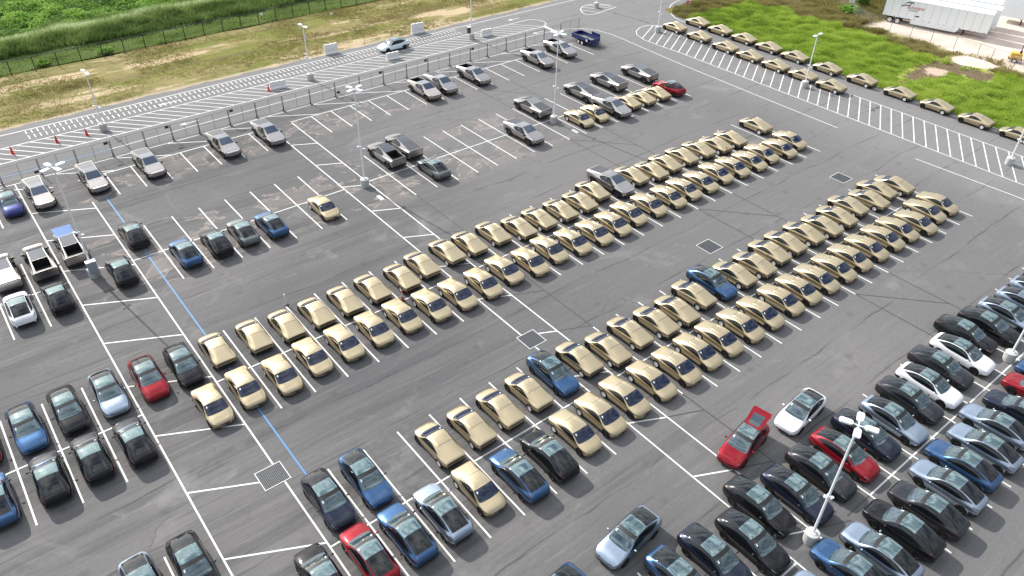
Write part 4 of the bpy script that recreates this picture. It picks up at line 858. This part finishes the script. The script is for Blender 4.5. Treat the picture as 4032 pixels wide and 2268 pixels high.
# ------------------------------------------------------------------ lamp posts
def lamp_post(loc, h, heads, label, rz=0.0, sq=False, gear=True, cab=None, ribs=False, lean=0):
    t = empty('lamp_post', loc)
    mb = MB(); r = .46; pr = [(.001, .0), (r, 0)]
    nz = 7 if ribs else 4
    for i in range(nz):
        z0, z1 = .88 * i / nz, .88 * (i + 1) / nz; pr += [(r, z0 + .015), (r, z1 - .02), (r - .012, z1 - .008)]
    pr += [(r - .02, .885), (r - .05, .90), (.001, .90)]
    mb.lathe(pr, 22); mb.obj('concrete_base', MAT['concrete'], t, 35)
    mb = MB(); mb.box((0, 0, .93), (.34, .34, .05), .3)
    for a in range(4): mb.tube((.13 * math.cos(a * 1.571 + 1.08), .13 * math.sin(a * 1.571 + 1.08), .93), (.13 * math.cos(a * 1.571 + 1.08), .13 * math.sin(a * 1.571 + 1.08), 1.02), .018, n=6)
    mb.obj('base_plate', MAT['white_steel'], t)
    mb = MB(); mb.tube((0, 0, .93), (0, 0, h), .09, .062, 4 if sq else 10); mb.obj('pole', MAT['white_steel'], t, 35)
    for i in range(heads):
        a = rz + i * (2 * math.pi / heads); ca, sa = math.cos(a), math.sin(a)
        q = lambda d, s_, z: (d * ca - s_ * sa, d * sa + s_ * ca, z)
        hd = MB(); hd.tube(q(.05, 0, h - .05), q(.36, 0, h + .02), .04, n=6)
        O = [(.30, .10), (.42, .19), (.92, .21), (1.03, .15), (1.03, -.15), (.92, -.21), (.42, -.19), (.30, -.10)]
        b = len(hd.v); hd.v += [q(d, s_, h - .02) for d, s_ in O] + [q(d * .98 + .01, s_ * .92, h + .075) for d, s_ in O]
        for k in range(8): j = (k + 1) % 8; hd.f.append((b + k, b + j, b + 8 + j, b + 8 + k)); hd.m.append(0)
        hd.f.append(tuple(b + k for k in range(8))[::-1]); hd.f.append(tuple(b + 8 + k for k in range(8))); hd.m += [0, 0]
        l_ = hd.obj('lamp_head', MAT['white_steel'], t)
    if gear:
        mb = MB(); z = h * .42
        mb.tube((0, 0, z), (0, 0, z + .12), .13, n=8); mb.box((-.28, .10, z + .10), (.2, .15, .12), .4); mb.box((.26, -.12, z - .22), (.22, .15, .11), -.3); mb.tube((0, 0, z + .06), (-.24, .06, z + .08), .03, n=5); mb.tube((0, 0, z - .1), (.22, -.08, z - .2), .03, n=5)
        mb.obj('camera_bracket', MAT['white_steel'], t)
    if cab:
        mat, c, d = cab; mb = MB(); mb.box(c, d); mb.box((c[0], c[1], c[2] + d[2] / 2 + .02), (d[0] + .08, d[1] + .08, .05), m=1); mb.obj('cabinet', [MAT[mat], MAT['white_steel']], t)
    return tag(t, label, 'lamp post', 'lamp posts of the car park')
lamp_post((33.15, 65.83, 0), 11.0, 4, 'tall four headed lamp beside the pair of dark bedded pickups', .35)
lamp_post((60.0, 65.7, 0), 11.2, 4, 'tall four headed lamp standing between pickups and two gold coupes', .35)
lamp_post((33.0, 10.2, 0), 10.6, 4, 'tall four headed lamp among the black crossovers of the corner block', .42)
lamp_post((60.46, 10.2, 0), 11.0, 4, 'tall white lamp whose pole leaves the picture beside the white crossover', .42)
lamp_post((5.67, 66.1, 0), 11.0, 4, 'tall four headed lamp with a pale cabinet next to the open hood pickup', .35, cab=('cabinet_grey', (.02, -.38, 1.25), (.75, .42, 1.15)))
lamp_post((14.9, 96.3, 0), 7.2, 2, 'short twin headed lamp by the traffic cones in the hatched strip', 1.65)
lamp_post((41.9, 95.96, 0), 7.4, 2, 'short twin headed lamp beside the white barrier with a cone', 1.65)
lamp_post((69.43, 96.1, 0), 7.4, 2, 'short lamp with a dark cabinet on its base by the barriers', 1.65, cab=('cabinet_dark', (-.1, .42, 1.35), (.62, .45, .95)))
lamp_post((96.4, 96.25, 0), 7.4, 2, 'lamp standing on the small hatched traffic island', 1.65)
lamp_post((95.86, 81.3, 0), 7.4, 2, 'lamp at the rounded end of the hatched lane', 1.65)
lamp_post((95.66, 53.55, 0), 7.3, 2, 'twin headed lamp beside the end of the shorter gold queue', .05, ribs=True)
lamp_post((95.45, 25.65, 0), 7.4, 2, 'ribbed base lamp farthest along the hatched lane near the frame edge', .05, ribs=True)

# ------------------------------------------------------------------ temporary fence: one thing per panel
FX = [-12.1, -8.4, -4.8, -1.1, 2.6, 6.4, 10.1, 13.8, 17.5, 20.6, 23.7, 27.5, 31.0, 34.5, 38.2, 41.9, 45.56, 49.15, 52.86, 56.5, 60.2, 63.74, 66.9, 70.58, 74.21, 77.86, 81.41, 85.46]
FG = 'panels of the temporary mesh fence'
fm = {}
rf = random.Random(3)
for i, (xa, xb) in enumerate(zip(FX[:-1], FX[1:])):
    ya, yb = 88.68 + .12 * math.sin(i * 1.7), 88.68 + .12 * math.sin((i + 1) * 1.7); Lg = math.hypot(xb - xa, yb - ya)
    t = empty('fence_panel', (xa, ya, 0), math.atan2(yb - ya, xb - xa))
    hi_ = 2.02 if i < len(FX) - 2 else 2.25
    for q_ in (.05, Lg - .05): mb = MB(); mb.tube((q_, 0, .08), (q_, 0, hi_), .034, n=6); mb.obj('end_post', MAT['grey_steel'], t)
    mb = MB(); mb.tube((Lg / 2, 0, .1), (Lg / 2, 0, hi_ - .03), .020, n=6); mb.obj('middle_post', MAT['grey_steel'], t)
    mb = MB(); mb.tube((.05, 0, hi_ - .03), (Lg - .05, 0, hi_ - .03), .018, n=6); mb.obj('top_rail', MAT['grey_steel'], t)
    mb = MB(); mb.tube((.05, 0, .12), (Lg - .05, 0, .12), .018, n=6); mb.obj('bottom_rail', MAT['grey_steel'], t)
    mb = MB(); mb.quad((.06, 0, .12), (Lg - .06, 0, .12), (Lg - .06, 0, hi_ - .04), (.06, 0, hi_ - .04)); mb.obj('netting', MAT['grey_netting'], t, recalc=False)
    mb = MB(); mb.box((0, .28, .04), (.34, .14, .07)); mb.box((0, -.28, .04), (.34, .14, .07)); mb.box((0, 0, .05), (.1, .6, .05)); mb.tube((0, 0, .06), (0, 0, .5), .028, n=6); mb.obj('foot', MAT['grey_steel'], t)
    if i in (1, 4, 6, 8, 11, 15, 16, 18, 21): 
        lo_ = i in (15, 4); mb = MB(); mb.box((.42 if i % 2 else Lg - .4, -.03, .55 if lo_ else hi_ - .22), (.46, .02, .30)); mb.obj('sign_plate', MAT['dark_steel'], t)
    tag(t, 'grey mesh panel of the temporary fence, %s from the west end' % (ORD[i]), 'fence', FG)

# ------------------------------------------------------------------ permanent fences
t = empty('chain_link_fence', (0, 121.0, 0)); bx = [9.76 + 2.985 * k for k in range(-9, 30)]
def byl(x): return (119.95 if False else 120.35) + .022 * (x - 9.76) - 121.0
for x in bx:
    mb = MB(); mb.tube((0, 0, -.1), (0, 0, 2.2), .065, n=6); link('post', mb.mesh('post', [MAT['dark_steel']]), t, (x, byl(x), .1)) if x == bx[0] else link('post', bpy.data.meshes['post'], t, (x, byl(x), .1))
mb = MB()
for a, b in zip(bx[:-1], bx[1:]):
    mb.tube((a, byl(a), 2.24), (b, byl(b), 2.24), .045, n=5)
mb.obj('top_rail', MAT['dark_steel'], t)
mb = MB(); mb.quad((bx[0], byl(bx[0]), .15), (bx[-1], byl(bx[-1]), .15), (bx[-1], byl(bx[-1]), 2.24), (bx[0], byl(bx[0]), 2.24)); mb.obj('netting', MAT['black_netting'], t, recalc=False)
mb = MB(); mb.box((46.2, byl(46) - .05, 1.7), (.5, .02, .35)); mb.obj('sign_plate', MAT['white_plastic'], t)
tag(t, 'black chain link fence between the mown verge and the weedy field', 'fence')
t = empty('yard_fence', (127.7, 60, 0)); pts = [(133.4, 72.2), (131.6, 69.0), (128.6, 65.6), (127.5, 62.5), (127.5, 59.0), (127.57, 55.5), (128.0, 52.3), (127.9, 48.5), (127.8, 44.8), (127.6, 42.6), (127.75, 39.3), (127.8, 36.0), (127.8, 32.6), (127.8, 29), (127.8, 25)]
pp = MB(); pp.tube((0, 0, -.1), (0, 0, 1.85), .038, n=6); pme = pp.mesh('yard_post', [MAT['grey_steel']])
for x, y in pts: link('post', pme, t, (x - 127.7, y - 60, .1))
mb = MB(); nb = MB()
for a, b in zip(pts[:-1], pts[1:]):
    A = Vector((a[0] - 127.7, a[1] - 60, 1.95)); B = Vector((b[0] - 127.7, b[1] - 60, 1.95)); D = Vector((0, 0, -1.85))
    mb.tube(A, B, .022, n=5); nb.quad(A + D, B + D, B, A)
mb.obj('top_rail', MAT['grey_steel'], t); nb.obj('netting', MAT['pale_netting'], t, recalc=False)
mb = MB(); mb.box((3.95, 9.0, 1.75), (.9, .03, .6), -.9); mb.obj('sign_plate', MAT['white_plastic'], t)
tag(t, 'pale chain link fence along the edge of the sandy trailer yard', 'fence')

# ------------------------------------------------------------------ barriers, cones and marker posts
def barrier(a, b, label, h=1.07):
    a, b = Vector((*a, 0)), Vector((*b, 0)); d = b - a; L_ = d.length
    t = empty('water_barrier', a, math.atan2(d.y, d.x)); mb = MB()
    prof = [(-.30, 0), (-.30, .16), (-.19, .34), (-.14, h - .06), (-.10, h), (.10, h), (.14, h - .06), (.19, .34), (.30, .16), (.30, 0)]
    b_ = len(mb.v); st_ = [0, .04] + [L_ * (k + .5) / 6 + s_ for k in range(6) for s_ in (-.05, .05)] + [L_ - .04, L_]
    st_ = sorted(st_)
    for i, x in enumerate(st_):
        s_ = .86 if i in (0, len(st_) - 1) else (1.0 if i % 2 else .95)
        dz = -.05 if (i // 2) % 2 else 0
        mb.v += [(x, y * s_, z + (dz if z > h - .1 else 0)) for y, z in prof]
    n = len(prof)
    for i in range(len(st_) - 1):
        for j in range(n):
            k = (j + 1) % n; mb.f.append((b_ + i * n + j, b_ + i * n + k, b_ + (i + 1) * n + k, b_ + (i + 1) * n + j)); mb.m.append(0)
    mb.f.append(tuple(b_ + j for j in range(n))); mb.f.append(tuple(b_ + (len(st_) - 1) * n + j for j in range(n))[::-1]); mb.m += [0, 0]
    mb.obj('shell', MAT['white_plastic'], t)
    mb = MB()
    for q in (.36, .64):
        for sy in (-1, 1): mb.box((L_ * q, sy * .172, h * .52), (.26, .04, .13))
    mb.obj('fork_slots', MAT['sign_white'], t)
    return tag(t, label, 'barrier', 'white water filled barriers')
barrier((36.0, 96.0), (38.15, 95.75), 'white barrier beside the lone red cone in the hatched strip')
barrier((54.1, 96.05), (56.1, 95.95), 'white barrier in the hatched strip in front of the moving crossover')
barrier((63.1, 103.45), (65.3, 103.3), 'taller white barrier at the grass edge behind the moving crossover', 1.6)
barrier((71.35, 96.1), (73.25, 95.95), 'white barrier near the lamp with the dark cabinet')
barrier((47.9, 103.3), (49.95, 103.15), 'taller white barrier at the grass edge behind the short twin headed lamps', 1.5)
def cone(loc, label, h=.9, post=False):
    t = empty('traffic_cone', (*loc, 0)); mb = MB(); mb.box((0, 0, .03), (.42, .42, .06)); mb.obj('foot', MAT['black_trim' if post else 'cone_red'], t)
    r0, r1 = (.17, .035) if not post else (.10, .055)
    mb = MB(); zz = [.06, .45 * h, .6 * h, .68 * h, .8 * h, h]
    for i in range(5):
        a, b = zz[i], zz[i + 1]; ra, rb = [r0 + (r1 - r0) * (q - .06) / (h - .06) for q in (a, b)]
        mb.tube((0, 0, a), (0, 0, b), ra, rb, 14, m=1 if post and i in (1, 3) else 0)
    mb.obj('cone', [MAT['cone_red'], MAT['sign_white']], t, 40)
    return tag(t, label, 'cone', 'red traffic cones and posts')
cone((4.96, 96.15), 'red traffic cone, leftmost of three in the hatched strip')
cone((9.64, 96.2), 'red traffic cone, middle of three in the hatched strip')
cone((12.91, 96.15), 'red traffic cone beside the base of the twin headed lamp')
cone((35.7, 95.75), 'red traffic cone at the end of a white barrier')
cone((25.72, 46.4), 'red and white marker post between gold coupes of the middle double row', 1.1, True)
cone((70.39, 47.0), 'red marker post near the far end of the middle double row', 1.1, True)
t = empty('marker_post', (17.44, 51.95, 0)); mb = MB(); mb.lathe([(.001, 0), (.24, 0), (.24, .04), (.16, .07), (.001, .07)], 6); mb.obj('foot', MAT['black_trim'], t)
mb = MB(); mb.tube((0, 0, .06), (0, 0, 1.02), .055, .05, 10); mb.tube((0, 0, 1.02), (0, 0, 1.17), .07, .05, 10); mb.obj('tube', MAT['sign_white'], t, 40)
tag(t, 'white marker post on a black foot beside the middle double row', 'post')
t = empty('verge_stake', (54.7, 103.6, 0)); mb = MB(); mb.tube((0, 0, -.1), (0, 0, 1.4), .03, n=6); mb.obj('stake', MAT['dark_steel'], t); mb = MB(); mb.box((0, 0, 1.35), (.12, .02, .16)); mb.obj('plate', MAT['dark_steel'], t); tag(t, 'thin dark stake on the verge beside the moving crossover', 'post')
t = empty('verge_sign', (55.9, 116.2, .05)); mb = MB(); mb.tube((0, 0, -.1), (0, 0, 1.2), .02, n=6); mb.obj('stake', MAT['grey_steel'], t); mb = MB(); mb.box((0, -.02, 1.2), (.45, .02, .35)); mb.obj('plate', MAT['white_plastic'], t); tag(t, 'small pale sign on a stake in the mown verge', 'sign')

# ------------------------------------------------------------------ drain grates
GRT = 'square drain grates in the asphalt'
for (x0, x1, y0, y1), lab in (((7.76, 9.55, 34.6, 36.35), 'square drain grate by the blue line in the front aisle'), ((30.52, 32.25, 34.77, 36.5), 'square drain grate in front of the blue crossover among gold coupes'),
                              ((53.0, 54.82, 34.75, 36.55), 'square drain grate alone in the middle of the aisle between gold rows'), ((75.75, 77.48, 34.78, 36.56), 'square drain grate at the far end of the aisle between gold rows')):
    t = empty('drain_grate', ((x0 + x1) / 2, (y0 + y1) / 2, 0)); w, d = x1 - x0, y1 - y0
    mb = MB(); mb.quad((-w / 2, -d / 2, .010), (w / 2, -d / 2, .010), (w / 2, d / 2, .010), (-w / 2, d / 2, .010)); mb.obj('pit', MAT['grate_void'], t, recalc=False)
    mb = MB(); f = .06
    for c, s_ in (((0, d / 2, .016), (w + f, f, .03)), ((0, -d / 2, .016), (w + f, f, .03)), ((w / 2, 0, .016), (f, d - f, .03)), ((-w / 2, 0, .016), (f, d - f, .03))): mb.box(c, s_)
    mb.obj('rim', MAT['grate_white'], t)
    mb = MB()
    for i in range(1, 15): mb.box((-w / 2 + w * i / 15, 0, .021), (.024, d - .1, .018))
    for i in range(1, 13): mb.box((0, -d / 2 + d * i / 13, .0195), (w - .1, .018, .013))
    mb.obj('bars', MAT['grate_bar'], t)
    tag(t, lab, 'grate', GRT)

# ------------------------------------------------------------------ utility trailer
t = empty('utility_trailer', (82.95, 84.55, 0), R(-90)); B_ = MAT['trailer_blue']
mb = MB(); mb.quad((-2.1, -.95, .62), (2.1, -.95, .62), (2.1, .95, .62), (-2.1, .95, .62)); mb.obj('deck', MAT['deck_grey'], t, recalc=False)
for sy, nm in ((1, 'side_wall'), (-1, 'side_wall')):
    mb = MB(); mb.box((0, sy * .98, .88), (4.3, .05, .58)); mb.box((0, sy * .98, 1.19), (4.34, .09, .06))
    for k in range(8): mb.box((-2.0 + k * .57, sy * 1.02, .86), (.06, .05, .52))
    mb.obj(nm, B_, t)
mb = MB(); mb.box((2.15, 0, .88), (.05, 1.96, .58)); mb.obj('front_wall', B_, t)
mb = MB(); mb.box((-2.15, 0, .90), (.05, 1.96, .62)); mb.obj('tail_gate', B_, t)
mb = MB(); mb.box((.85, 1.32, 1.18), (1.85, .06, .62)); mb.box((.85, 1.33, 1.50), (1.9, .1, .05)); mb.obj('side_ramp', B_, t)
mb = MB()
for sy in (1, -1): mb.box((0, sy * .8, .52), (4.3, .1, .16)); mb.tube((2.1, sy * .8, .5), (3.15, 0, .5), .06, n=6)
mb.box((2.4, 0, .50), (.5, 1.3, .05)); mb.obj('chassis', B_, t)
for sy in (1, -1):
    mb = MB(); mb.box((.05, sy * 1.14, .86), (1.75, .26, .05)); mb.obj('mudguard', B_, t)
tw, rwm = wheel_meshes(.36, .2, 'white_plastic', 'cover')
for x in (-.35, .45):
    for sy in (1, -1):
        w_ = link('wheel', tw, t, (x, sy * 1.13, .36), 0 if sy > 0 else math.pi); mb = MB(); mb.lathe([(.001, .07), (.08, .085), (.10, .07), (.24, .085), (.245, -.05)], 16, axis='Y'); link('rim', mb.mesh('white_rim', [MAT['white_plastic']], 40), w_)
w_ = link('spare_wheel', tw, t, (1.45, -1.14, 1.0), math.pi); link('rim', bpy.data.meshes['white_rim'], w_)
mb = MB(); mb.tube((3.05, 0, .5), (3.6, 0, .52), .05, n=6); mb.tube((3.45, 0, .55), (3.7, 0, .5), .07, n=8); mb.tube((3.1, .12, 0.02), (3.1, .12, 1.0), .04, n=6); mb.tube((3.1, .12, .98), (3.1, .4, 1.02), .02, n=5); mb.obj('hitch', MAT['dark_steel'], t)
tag(t, 'dark blue tandem axle utility trailer with white wheel rims by the fence end', 'trailer')

# ------------------------------------------------------------------ white semi trailers
def lettering(txt, size, mat, parent, loc, rot, ext=.004, shear=0.0):
    cu = bpy.data.curves.new('lettering', 'FONT'); cu.body = txt; cu.size = size; cu.extrude = ext; cu.align_x = 'CENTER'; cu.shear = shear
    o = bpy.data.objects.new('txt', cu); COL.objects.link(o); dg = bpy.context.evaluated_depsgraph_get()
    me = bpy.data.meshes.new_from_object(o.evaluated_get(dg)); bpy.data.objects.remove(o); me.materials.clear(); me.materials.append(MAT[mat])
    q = link('lettering', me, parent, loc); q.rotation_euler = rot; return q
UX, UY = Vector((.282, -.9594, 0)), Vector((.9594, .282, 0))
def semi(loc, rz, label, logo=False, L_=16.1, skirt=True):
    t = empty('semi_trailer', loc, rz); W = 2.58       # local x runs from tail to nose, local y away from the camera
    mb = MB(); mb.box((L_ / 2, W / 2, 2.62), (L_, W, 2.90)); mb.obj('box_body', MAT['trailer_white'], t)
    mb = MB(); mb.box((L_ / 2, W / 2, 4.085), (L_ + .02, W + .02, .05)); mb.obj('roof', MAT['roof_white'], t)
    mb = MB(); mb.box((L_ / 2, -.012, 1.20), (L_ + .03, .05, .16)); mb.box((L_ / 2, W + .012, 1.20), (L_ + .03, .05, .16)); mb.box((L_ / 2, -.01, 4.0), (L_ + .03, .04, .12)); mb.obj('rub_rail', MAT['trailer_white'], t)
    mb = MB(); mb.box((-.012, .06, 2.6), (.05, .14, 3.0)); mb.box((-.012, W - .06, 2.6), (.05, .14, 3.0)); mb.box((-.012, W / 2, 1.2), (.05, W, .16)); mb.box((-.2, W / 2, .62), (.1, W * .9, .1)); mb.box((-.15, .7, .9), (.08, .08, .6)); mb.box((-.15, W - .7, .9), (.08, .08, .6)); mb.obj('rear_frame', MAT['grey_steel'], t)
    sm = MB(); sm.box((0, 0, 0), (.05, .012, 2.72)); sme = sm.mesh('seam', [MAT['panel_seam']])
    for k in range(1, 13): link('seam', sme, t, (L_ * k / 13, -.002, 2.62))
    rm = MB(); rm.box((0, 0, 0), (.22, .02, .06)); rme = rm.mesh('reflector', [MAT['logo_dark']])
    for k in range(14): link('reflector', rme, t, (.5 + 1.15 * k + .25 * (k % 2), -.040, 1.22))
    if skirt: mb = MB(); mb.quad((4.6, .02, 1.12), (12.0, .02, 1.12), (11.6, .02, .42), (4.6, .02, .42)); mb.quad((4.6, .06, 1.12), (12.0, .06, 1.12), (11.6, .06, .42), (4.6, .06, .42)); mb.obj('side_skirt', MAT['trailer_white'], t)
    mb = MB(); mb.box((2.2, W / 2, .98), (4.2, 1.0, .26)); mb.tube((1.35, .3, .52), (1.35, W - .3, .52), .09, n=8); mb.tube((2.6, .3, .52), (2.6, W - .3, .52), .09, n=8); mb.obj('bogie', MAT['dark_steel'], t)
    for x in (1.35, 2.6):
        for y in (.14, W - .14):
            w_ = link('wheel', SEMI[0], t, (x, y, .52), math.pi if y < 1 else 0); link('rim', SEMI[1], w_)
    mb = MB()
    for y in (.5, W - .5): mb.box((12.6, y, .62), (.14, .14, .95)); mb.box((12.6, y, .12), (.3, .3, .06)); mb.tube((12.6, y, .75), (13.2, y, 1.1), .04, n=5)
    mb.box((12.6, W / 2, .7), (.1, W - 1, .08)); mb.obj('landing_gear', MAT['dark_steel'], t)
    if logo:
        lettering('SUNVIEW', .62, 'logo_red', t, (4.75, -.02, 2.75), (R(90), 0, 0), .008, .25)
        lettering('LOGISTICS', .30, 'logo_dark', t, (4.55, -.02, 2.42), (R(90), 0, 0), .008, .2)
        mb = MB()
        for poly in ([(2.7, 3.35), (3.55, 3.86), (3.75, 3.74), (4.15, 3.88), (4.5, 3.42), (4.15, 3.7), (3.9, 3.5), (3.6, 3.66)], [(2.5, 2.9), (2.62, 3.14), (3.0, 3.24), (3.75, 3.36), (3.85, 3.50), (3.9, 3.26), (3.1, 3.10), (2.72, 3.0), (2.65, 2.86)]): mb.prism(poly, -.02, -.004)
        mb.obj('logo', MAT['logo_dark'], t)
        mb = MB(); mb.box((5.35, -.008, 1.75), (.62, .02, .22)); mb.obj('plate', MAT['logo_dark'], t)
    return tag(t, label, 'semi trailer', 'white semi trailers in the sandy yard')
SEMI = wheel_meshes(.52, .5, 'alloy', 'cover')
RZ = math.atan2(UX.y, UX.x); A0 = Vector((131.05, 62.75, .1))
semi(A0, RZ, 'white semi trailer with a red printed name, nearest to the yard fence', True)
semi(A0 + UY * 3.35 + UX * .6, RZ, 'white semi trailer squeezed behind the one with the red name')
semi(A0 + UY * 6.8 + UX * .2, RZ, 'third white semi trailer of the close packed yard row')
semi(Vector((147.1, 50.6, .1)) - UX * 0 , RZ, 'white semi trailer parked apart at the corner of the frame', skirt=False)
bpy.data.objects['semi_trailer.003'].rotation_euler.z = RZ + math.pi; bpy.data.objects['semi_trailer.003'].location = Vector((147.1, 50.6, .1)) + UX * 16.1 + UY * 2.58

# ------------------------------------------------------------------ light tower and stop sign
t = empty('light_tower', (129.9, 40.2, .1), R(-65)); Yl = MAT['tower_yellow']
mb = MB(); mb.box((0, 0, .95), (1.5, 1.05, .75)); mb.box((-.05, 0, 1.36), (1.35, .95, .1)); mb.obj('engine_housing', Yl, t)
mb = MB(); mb.box((0, 0, .5), (1.9, .9, .1)); mb.tube((.9, 0, .5), (1.9, 0, .45), .05, n=6)
for sx, sy in ((-.7, -1), (-.7, 1), (.8, -1), (.8, 1)): mb.tube((sx, sy * .45, .5), (sx, sy * 1.1, .5), .04, n=6); mb.tube((sx, sy * 1.1, 0), (sx, sy * 1.1, .7), .035, n=6)
mb.obj('frame', MAT['dark_steel'], t)
for sy in (1, -1): w_ = link('wheel', tw, t, (-.1, sy * .62, .36), 0 if sy > 0 else math.pi); link('rim', rwm, w_)
mb = MB(); mb.tube((.45, 0, 1.4), (.45, 0, 4.6), .07, .06, 6); mb.tube((.45, 0, 4.5), (.45, 0, 8.0), .05, .045, 6); mb.box((.45, 0, 1.55), (.3, .3, .4)); mb.obj('mast', MAT['dark_steel'], t)
for i in range(4): mb = MB(); mb.box((.45 + (.3 if i % 2 else -.3), .35 if i > 1 else -.35, 8.05), (.12, .5, .4)); mb.obj('floodlight', MAT['dark_steel'], t)
mb = MB(); mb.box((.1, -.535, 1.0), (.5, .02, .18)); mb.obj('label_plate', MAT['sign_white'], t)
tag(t, 'yellow towable light tower with its mast raised in the sandy yard', 'light tower')
t = empty('stop_sign', (105.75, 83.95, .1), R(-62)); mb = MB(); mb.tube((0, .03, -.2), (0, .03, 2.5), .03, n=6); mb.obj('post', MAT['grey_steel'], t)
oc = [(.40 * math.cos(R(22.5 + 45 * k)), 2.2 + .40 * math.sin(R(22.5 + 45 * k))) for k in range(8)]; oc2 = [(.365 * math.cos(R(22.5 + 45 * k)), 2.2 + .365 * math.sin(R(22.5 + 45 * k))) for k in range(8)]
mb = MB(); mb.prism(oc, -.012, .0); mb.obj('border', MAT['sign_white'], t); mb = MB(); mb.prism(oc2, -.02, -.008); pl = mb.obj('face', MAT['sign_red'], t)
lettering('STOP', .30, 'sign_white', t, (0, -.022, 2.10), (R(90), 0, 0), .003)
tag(t, 'red octagonal STOP sign on the grass corner above the gold queues', 'sign')
